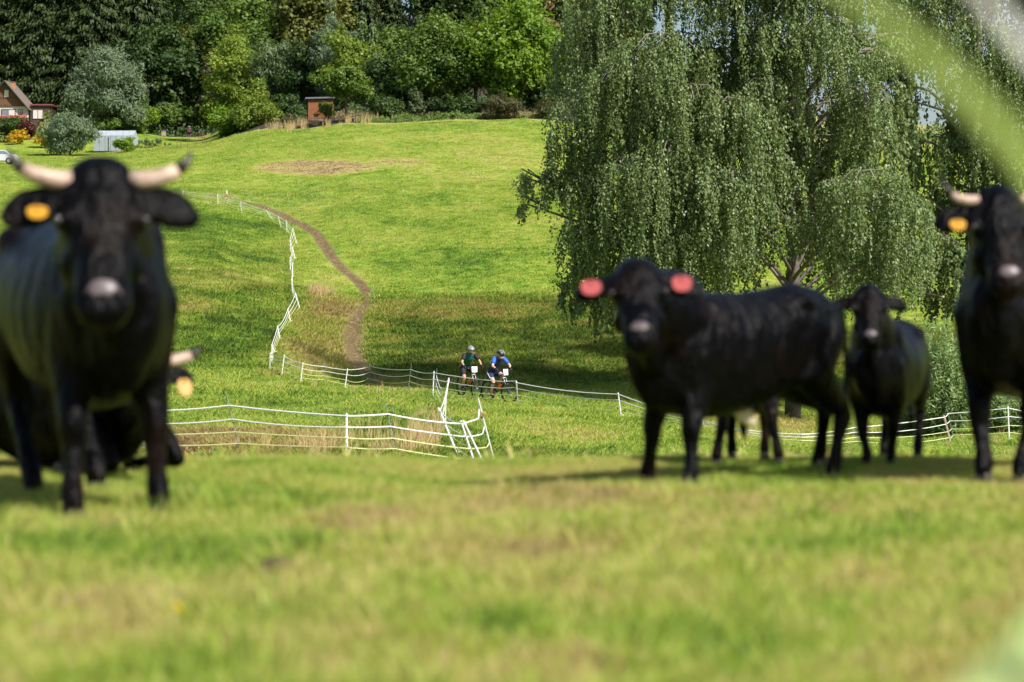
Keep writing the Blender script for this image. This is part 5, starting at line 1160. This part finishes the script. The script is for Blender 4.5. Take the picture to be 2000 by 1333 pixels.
def slab(name, x0, z0, x1, z1, m, y0=-.45, y1=7.3, th=.16):
    mb = MB(); mb.add([(x0, y0, z0), (x1, y0, z1), (x1, y1, z1), (x0, y1, z0), (x0, y0, z0+th), (x1, y0, z1+th), (x1, y1, z1+th), (x0, y1, z0+th)], [(0, 3, 2, 1), (4, 5, 6, 7), (0, 1, 5, 4), (1, 2, 6, 5), (2, 3, 7, 6), (3, 0, 4, 7)]); return mb.build(name, m, house)
s_ = (pz-ez)/W
slab('roof', 0, pz-.12, rx(60), pz-.12-s_*rx(60), M_roof); slab('roof', -rx(60), pz-.12-s_*rx(60), -.002, pz-.12, M_roof)
mb = MB(); mb.tube([(rx(60), -.50, pz-.10-s_*rx(60)), (0, -.50, pz-.06)], .09, 4); mb.build('verge_board', M_frame, house); mb = MB(); mb.tube([(-rx(60), -.50, pz-.10-s_*rx(60)), (0, -.50, pz-.04)], .09, 4); mb.build('verge_board', M_frame, house)
ch = hpart('chimney', M_brick, [(rx(17), rx(25), 2.0, 2.7, rz_(185), rz_(159))]); hpart('chimney_cap', M_roof, [(rx(16.4), rx(25.6), 1.95, 2.75, rz_(159)+.002, rz_(157.5))], ch)
def window(px0, px1, py0, py1, yf, bars=1, curtain=False, name='window'):
    x0, x1, z0, z1 = rx(px0), rx(px1), rz_(py1), rz_(py0); t = .08
    fr = hpart(name, M_frame, [(x0-t, x0, yf-.06, yf, z0-t, z1+t), (x1, x1+t, yf-.06, yf, z0-t, z1+t), (x0, x1, yf-.06, yf, z1, z1+t), (x0, x1, yf-.06, yf, z0-t, z0)])
    xs = np.linspace(x0, x1, bars+2)
    for i in range(bars+1): hpart('pane', M_curtain if curtain == 'all' or (curtain and i == bars) else M_glass, [(xs[i]+.03, xs[i+1]-.03, yf-.035, yf-.005, z0, z1)], fr)
    if bars: hpart('mullion', M_frame, [(x-.03, x+.03, yf-.055, yf-.004, z0, z1) for x in xs[1:-1]], fr)
    return fr
window(9.5, 18.5, 176, 190, .23, 0, 'all'); window(4.5, 30, 214.5, 231, .34, 1, True, 'glass_door'); window(-28, -12, 214.5, 228, .34, 1, True)
pc = hpart('wall_picture', M_frame, [(rx(37), rx(45), .28, .345, rz_(224), rz_(214))]); hpart('picture_panel', M_render, [(rx(38.2), rx(43.8), .262, .278, rz_(222.8), rz_(215.2))], pc); hpart('picture_emblem', M_plankw, [(rx(39.8), rx(42.2), .25, .260, rz_(221.5), rz_(217.5))], pc)
bal = hpart('balcony', M_plankw, [(-W, W+.3, -1.2, .34, rz_(233.5), rz_(232))])
hpart('balcony_rail', M_plankw, [(-W, W+.3, -1.2, -1.12, rz_(227.6), rz_(226.8)), ]+[(x, x+.07, -1.18, -1.13, rz_(232)+.002, rz_(227.6)-.002) for x in np.arange(-W, W+.2, .22)], bal, 'stuff')
mb = MB()
for i in range(46): mb.ball((-W+.2+i*2*W/46, -1.26+random.uniform(-.05, .05), rz_(229)+random.uniform(-.12, .12)), .13, .10, .10, 6, 4)
tag(mb.build('flowers', M_flower, bal), kind='stuff')
ax = empty('annex', (0, 0, 0)); bpy.data.objects.remove(ax)
hpart('annex_wall', M_dplank, [(rx(58), rx(97), 1.0, 6, -1.5, rz_(205.5))]); hpart('annex_roof', M_red, [(rx(57), rx(101), .7, 6.3, rz_(205.5)+.003, rz_(203))])
window(63, 82.5, 214, 231, .995, 1, 'all')
mb = MB(); mb.tube([(rx(100.5), .75, rz_(204)), (rx(100.5), .75, rz_(209)), (rx(98), .95, rz_(211)), (rx(98), .95, -1)], .05, 6); mb.build('drainpipe', M_frame, house)
# ------------------------------------------------------------------ plastic greenhouse
M_plast = solid('greenhouse_sheet', (.33, .38, .42), .45, var=.12, scale=1.5); M_rib = solid('greenhouse_rib', (.30, .34, .37), .5)
gd = 291.0; gb = GD(223, gd); gh = empty('greenhouse', gb, rad(-6), label='pale corrugated plastic greenhouse on the lawn left of the orchard', cat='greenhouse')
gw = 78/F*gd/2; hf = 1.95; ht = 2.62; dpt = 2.2; npn = 7
for i in range(npn):
    x0 = -gw+2*gw*i/npn+.03; x1 = -gw+2*gw*(i+1)/npn-.03
    for nm, q in (('front_panel', [(x0, 0, .05), (x1, 0, .05), (x1, 0, hf), (x0, 0, hf)]), ('roof_panel', [(x0, 0, hf+.01), (x1, 0, hf+.01), (x1, dpt*.5, ht), (x0, dpt*.5, ht)]), ('roof_panel', [(x0, dpt*.5, ht+.002), (x1, dpt*.5, ht+.002), (x1, dpt, hf), (x0, dpt, hf)])):
        mb = MB(); mb.add(q+[tuple(Vector(v)+Vector((0, .02, -.01))) for v in q], [(0, 1, 2, 3), (7, 6, 5, 4), (0, 4, 5, 1), (1, 5, 6, 2), (2, 6, 7, 3), (3, 7, 4, 0)]); mb.build(nm, M_plast, gh)
for sx in (-1, 1):
    mb = MB(); x = sx*gw; q = [(x, 0, 0), (x, dpt, 0), (x, dpt, hf), (x, dpt*.5, ht-.02), (x, 0, hf)]; mb.add(q+[(x-sx*.03, b_, c_) for _, b_, c_ in q], [(0, 1, 2, 3, 4), (9, 8, 7, 6, 5)]+[(i, (i+1) % 5, 5+(i+1) % 5, 5+i) for i in range(5)]); mb.build('end_wall', M_plast, gh)
for i in range(npn+1):
    x = -gw+2*gw*i/npn; mb = MB(); mb.tube([(x, -.02, 0), (x, -.02, hf), (x, dpt*.5, ht+.02), (x, dpt+.02, hf), (x, dpt+.02, 0)], .024, 5); mb.build('rib', M_rib, gh)
mb = MB(); mb.box(-gw, gw, -.05, .0-.025, -.02, .12); mb.build('base_board', M_frame, gh)
mb = MB(); mb.box(-.28*gw, -.28*gw+.09, -.045, -.022, .15, 1.75); mb.build('door_gap', M_frame, gh)
# ------------------------------------------------------------------ orange-brown shed
M_orwood = solid('orange_brown_boards', (.24, .090, .035), .75, var=.25, scale=5, bump=.3); M_slate = solid('slate_grey_felt', (.13, .15, .18), .7)
sd_ = 293.0; sb = GD(627, sd_); sb.z -= .1; shed = empty('garden_shed', sb, rad(8), label='small orange-brown wooden shed with flat grey roof beside the fruit tree', cat='shed')
u = sd_/F; sw = 24.5*u; shh = P(627, 191, sd_).z-sb.z-.2; print('shed', shh)
mb = MB(); mb.box(-sw+.05, sw-.05, .05, 2.2, -.4, shh-.05); mb.build('wall', M_dplank, shed)
for i in range(13):
    x0 = -sw+2*sw*i/13; mb = MB(); mb.box(x0+.012, x0+2*sw/13-.012, .0+.012*(i % 2), .048, .05, shh-.04); mb.build('board', M_orwood, shed)
for i in range(9):
    mb = MB(); mb.box(-sw-.0, -sw+.048, .08+i*.235, .08+(i+1)*.235-.02, .05, shh-.10); mb.build('board', M_dplank, shed)
mb = MB(); mb.add([(-sw-.35, -.35, shh), (sw+.2, -.35, shh+.12), (sw+.2, 2.5, shh-.02), (-sw-.35, 2.5, shh-.14), (-sw-.35, -.35, shh+.18), (sw+.2, -.35, shh+.30), (sw+.2, 2.5, shh+.12), (-sw-.35, 2.5, shh+.06)], [(0, 3, 2, 1), (4, 5, 6, 7), (0, 1, 5, 4), (1, 2, 6, 5), (2, 3, 7, 6), (3, 0, 4, 7)]); mb.build('roof', M_slate, shed)
M_log = solid('grey_logs', (.22, .19, .17), .85, var=.3)
for i, (px, py, l, a) in enumerate(((618, 238, 1.8, .1), (638, 240, 1.5, -.15), (700, 236, 2.2, .12))):
    q = G(px, py, 250); lg = empty('log', q, a, label=('weathered log lying left below the orange shed', 'weathered log lying right below the orange shed', 'pale log lying on the ground right of the fruit tree trunk')[i], cat='log')
    mb = MB(); mb.tube([(-l/2, 0, .12), (0, .02, .15), (l/2, 0, .11)], [.13, .14, .12], 8); mb.build('wood', M_log, lg, True)
# ------------------------------------------------------------------ grey hut among the trees
M_grey = solid('silvered_boards', (.22, .20, .19), .85, var=.25)
hb = GD(309, 338); ht_ = empty('lookout_hut', hb, rad(10), label='small grey weathered wooden hut with reddish roof between the trees', cat='hut')
zc = P(309, 197, 338).z-hb.z; zt = P(309, 175, 338).z-hb.z; hw = .62
for i in range(6):
    mb = MB(); x0 = -hw+i*2*hw/6; mb.box(x0+.01, x0+2*hw/6-.01, 0, .03, zc, zt); mb.build('board', M_grey, ht_)
mb = MB(); mb.box(-hw, hw, .035, 1.3, zc, zt-.02); mb.build('cabin', M_grey, ht_)
mb = MB(); mb.add([(-hw-.2, -.2, zt), (0, -.2, zt+.3), (hw+.2, -.2, zt+.02), (-hw-.2, 1.5, zt), (0, 1.5, zt+.3), (hw+.2, 1.5, zt+.02), (-hw-.2, -.2, zt+.08), (0, -.2, zt+.38), (hw+.2, -.2, zt+.1), (-hw-.2, 1.5, zt+.08), (0, 1.5, zt+.38), (hw+.2, 1.5, zt+.1)],
  [(0, 1, 7, 6), (1, 2, 8, 7), (3, 9, 10, 4), (4, 10, 11, 5), (6, 7, 10, 9), (7, 8, 11, 10), (0, 3, 4, 1), (1, 4, 5, 2), (0, 6, 9, 3), (2, 5, 11, 8)]); mb.build('roof', M_red, ht_)
for sx in (-.5, .5):
    for sy in (.1, 1.2):
        mb = MB(); mb.tube([(sx*1.1, sy, -.2), (sx, sy, zc)], .07, 6); mb.build('leg', M_grey, ht_)
mb = MB(); mb.box(-hw-.5, hw, -.25, .0-.004, zc-1.05, zc-.95); mb.build('platform', M_wood, ht_)
# ------------------------------------------------------------------ white car, cut off by the left edge
M_car = solid('white_car_paint', (.55, .58, .62), .25, var=.03, coat=.4)
cb = G(-6, 321, 220); print('car', cb); car = empty('parked_car', cb, rad(4), label='white estate car partly hidden by a small bush at the left edge', cat='car')
def extr(name, prof, y0, y1, m, par, bev=.04):
    n = len(prof); mb = MB(); mb.add([(x, y0, z) for x, z in prof]+[(x, y1, z) for x, z in prof], [tuple(range(n)), tuple(range(2*n-1, n-1, -1))]+[(i, n+i, n+(i+1) % n, (i+1) % n) for i in range(n)])
    o = mb.build(name, m, par); 
    if bev: b_ = o.modifiers.new('b', 'BEVEL'); b_.width = bev; b_.segments = 2
    return o
extr('body', [(-2.1, .32), (2.15, .32), (2.2, .75), (2.1, .98), (1.55, 1.02), (1.0, 1.45), (-1.5, 1.47), (-2.0, 1.0), (-2.15, .9)], -.85, .85, M_car, car)
for i, pr in enumerate(([(1.30, 1.03), (.92, 1.36), (.15, 1.38), (.15, 1.03)], [(.05, 1.03), (.05, 1.38), (-.75, 1.38), (-.75, 1.03)], [(-.85, 1.03), (-.85, 1.38), (-1.35, 1.38), (-1.65, 1.03)])):
    extr('side_window', pr, -.862, -.85, M_glass, car, 0)
for x in (-1.35, 1.35):
    for y0, y1 in ((-.87, -.66), (.66, .87)):
        mb = MB(); mb.tube([(x, y0, .33), (x, y1, .33)], .33, 18); wo_ = mb.build('wheel', M_tyre, car, True); mb = MB(); mb.tube([(x, y0-.006, .33), (x, y0+.01, .33)], .20, 12); mb.build('rim', M_silver, wo_)
mb = MB(); mb.box(2.06, 2.17, -.80, -.50, .70, .86); mb.build('headlight', M_glass, car); mb = MB(); mb.box(2.06, 2.17, .50, .80, .70, .86); mb.build('headlight', M_glass, car)
# ------------------------------------------------------------------ garden clutter
q = G(394, 281, 250); tri = empty('pole_frame', q, 0, label='rusty A-frame of thin poles in the garden right of the person', cat='pole frame')
M_rust = solid('rusty_pole', (.16, .09, .06), .8)
for a_, b_ in (((-.75, 0, 0), (0, 0, 1.55)), ((.35, -.5, 0), (.02, 0, 1.55)), ((.75, .4, 0), (0, .02, 1.55)), ((-.4, 0, .75), (.45, 0, .8))):
    mb = MB(); mb.tube([a_, b_], .035, 5); mb.build('pole', M_rust, tri)
wf = empty('wire_fence', G(346, 293, 250), 0, label='low wire fence with thin stakes along the vegetable garden', cat='fence'); o0 = wf.location.copy()
stk = []
for px in (346, 353, 366, 381, 396, 412):
    q = G(px, 293-(px-346)*.17, 250)-o0; stk.append(q); mb = MB(); mb.tube([q, q+Vector((0, 0, 1.15))], .035, 5); mb.build('stake', M_rust, wf)
for h in (.4, .75, 1.08):
    mb = MB(); mb.tube([v+Vector((0, -.04, h)) for v in stk], .010, 3); mb.build('wire', M_rust, wf)
q = G(320, 268, 250); bx = empty('beehive', q, 0, label='small pale box hive under the orchard trees', cat='beehive'); mb = MB(); mb.box(-.28, .28, -.25, .25, .15, .80); mb.build('hive_body', M_wood, bx); mb = MB(); mb.box(-.33, .33, -.3, .3, .802, .88); mb.build('hive_lid', M_slate, bx)
# ------------------------------------------------------------------ tall blades right in front of the lens
def blade_mat(name, c, tr):
    m, t, p = mat(name); p.inputs['Base Color'].default_value = (*c, 1); p.inputs['Roughness'].default_value = .6
    tc = N(t, 'ShaderNodeTexCoord'); nz = N(t, 'ShaderNodeTexNoise', i_Scale=25); t.links.new(tc.outputs['Object'], nz.inputs['Vector'])
    mx = N(t, 'ShaderNodeMix', data_type='RGBA'); mx.inputs[6].default_value = (*[v*.75 for v in c], 1); mx.inputs[7].default_value = (*[v*1.2 for v in c], 1); t.links.new(nz.outputs[0], mx.inputs[0]); t.links.new(mx.outputs[2], p.inputs['Base Color'])
    tl = N(t, 'ShaderNodeBsdfTranslucent'); t.links.new(mx.outputs[2], tl.inputs['Color']); ms = N(t, 'ShaderNodeMixShader'); ms.inputs[0].default_value = tr
    t.links.new(p.outputs[0], ms.inputs[1]); t.links.new(tl.outputs[0], ms.inputs[2]); t.links.new(ms.outputs[0], t.nodes['Material Output'].inputs['Surface']); return m
M_blade = blade_mat('green_blade', (.36, .46, .10), .5); M_pale = blade_mat('pale_blade', (.55, .54, .50), .3); M_blade2 = blade_mat('light_green_blade', (.40, .50, .20), .5)
def blade(label, pts, wds, m):
    """a broad grass blade from its root in the turf to its tip; folded along the midrib"""
    pts = [Vector(p) for p in pts]; base = pts[0].copy(); root = empty('grass_blade', base, 0, label=label, cat='grass blade', group='tall grass blades close to the lens')
    n = 24; V = []; fs = []
    def cr(a, b, c, d, t): return .5*((2*b)+(c-a)*t+(2*a-5*b+4*c-d)*t*t+(3*b-a-3*c+d)*t**3)
    C_ = []
    for i in range(len(pts)-1):
        a, b, c, d = pts[max(i-1, 0)], pts[i], pts[i+1], pts[min(i+2, len(pts)-1)]
        for s in range(8): C_.append((cr(a, b, c, d, s/8), wds[i]*(1-s/8)+wds[i+1]*s/8))
    C_.append((pts[-1], wds[-1]))
    for i, (p, w_) in enumerate(C_):
        t = (C_[min(i+1, len(C_)-1)][0]-C_[max(i-1, 0)][0]).normalized(); fn = (to_sun*.6+Vector((0, -.6, 0))).normalized(); sd2 = t.cross(fn).normalized(); p = p-base
        V += [p-sd2*w_/2, p-fn*w_*.12, p+sd2*w_/2]
    for i in range(len(C_)-1): fs += [(3*i, 3*i+1, 3*i+4, 3*i+3), (3*i+1, 3*i+2, 3*i+5, 3*i+4)]
    mb = MB(); mb.add(V, fs); mb.build('leaf', m, root, True); return root
def bl(pts, k): return [P(px, py, d*k) for px, py, d in pts]
blade('broad yellow-green grass blade slanting across the top right corner', [GD(3500, 2.0)]+bl([(3050, 1500, 1.22), (2560, 900, 1.2), (2180, 540, 1.18), (1990, 290, 1.15), (1800, 100, 1.12), (1640, -30, 1.1), (1560, -80, 1.1)], 1.6), [.014, .022, .028, .029, .027, .019, .009, .001], M_blade)
blade('pale greyish dry stalk crossing the extreme top right corner', [GD(3300, 2.1)]+bl([(3000, 1600, 1.22), (2500, 700, 1.2), (2120, 210, 1.2), (1990, 70, 1.2), (1900, -40, 1.18), (1830, -130, 1.18)], 1.7), [.010, .014, .018, .020, .020, .014, .003], M_pale)
blade('light green grass blade rising through the bottom right corner', [GD(1500, 1.55), P(1640, 1800, 1.75), P(1790, 1500, 1.95), P(1960, 1330, 2.05), P(2130, 1150, 2.2), P(2300, 960, 2.35), P(2500, 900, 2.45)], [.012, .028, .042, .048, .046, .026, .003], M_blade2)
# ------------------------------------------------------------------ small things in the near turf
M_dung = solid('dung', (.05, .035, .02), .9, bump=.6, scale=20)
for px, py, lab, r_ in ((335, 1190, 'dark dried cowpat in the near grass at the lower left', .055), (540, 1122, 'small dark cowpat in the grass left of the picture centre', .05)):
    d = F*EYE/(py-570); q = GD(px, d); rt = empty('cowpat', q, 0, label=lab, cat='cowpat'); mb = MB()
    for k in range(4): mb.ball((math.cos(k*1.7)*r_*.4*(k > 0), math.sin(k*1.7)*r_*.4*(k > 0), .018+.012*(k == 0)), r_, r_*.8, .03, 12, 6)
    link('pat', remesh(mb, .008, 2), M_dung, rt)
q = GD(343, F*EYE/(1250-570)); fl_ = empty('dandelion', q, 0, label='single yellow dandelion flower in the near grass at the lower left', cat='flower')
M_dand = solid('dandelion_yellow', (.75, .58, .01), .7); M_stem = solid('flower_stem', (.12, .2, .03), .6)
mb = MB(); mb.tube([(0, 0, 0), (.004, 0, .04), (.002, 0, .075)], .003, 6); mb.build('stem', M_stem, fl_)
mb = MB()
for ring in range(3):
    for k in range(14):
        a = 2*math.pi*k/14+ring*.2; l = .024-.006*ring; up_ = .004+.006*ring; c0 = Vector((.002, 0, .075))
        mb.add([c0, c0+Vector((math.cos(a-.18)*l*.6, math.sin(a-.18)*l*.6, up_)), c0+Vector((math.cos(a)*l, math.sin(a)*l, up_*1.3)), c0+Vector((math.cos(a+.18)*l*.6, math.sin(a+.18)*l*.6, up_))], [(0, 1, 2, 3)])
tag(mb.build('petals', M_dand, fl_), kind='stuff')

tree('shrub', 'leafy branchy bush half covering the right side of the orange shed front', 'mid', 636, 246, 200, 34, 286, 'garden and wood edge shrubs', cat='shrub', trunk=.15, lobes=14, size=.11, dens=.6, lobe_r=.34)
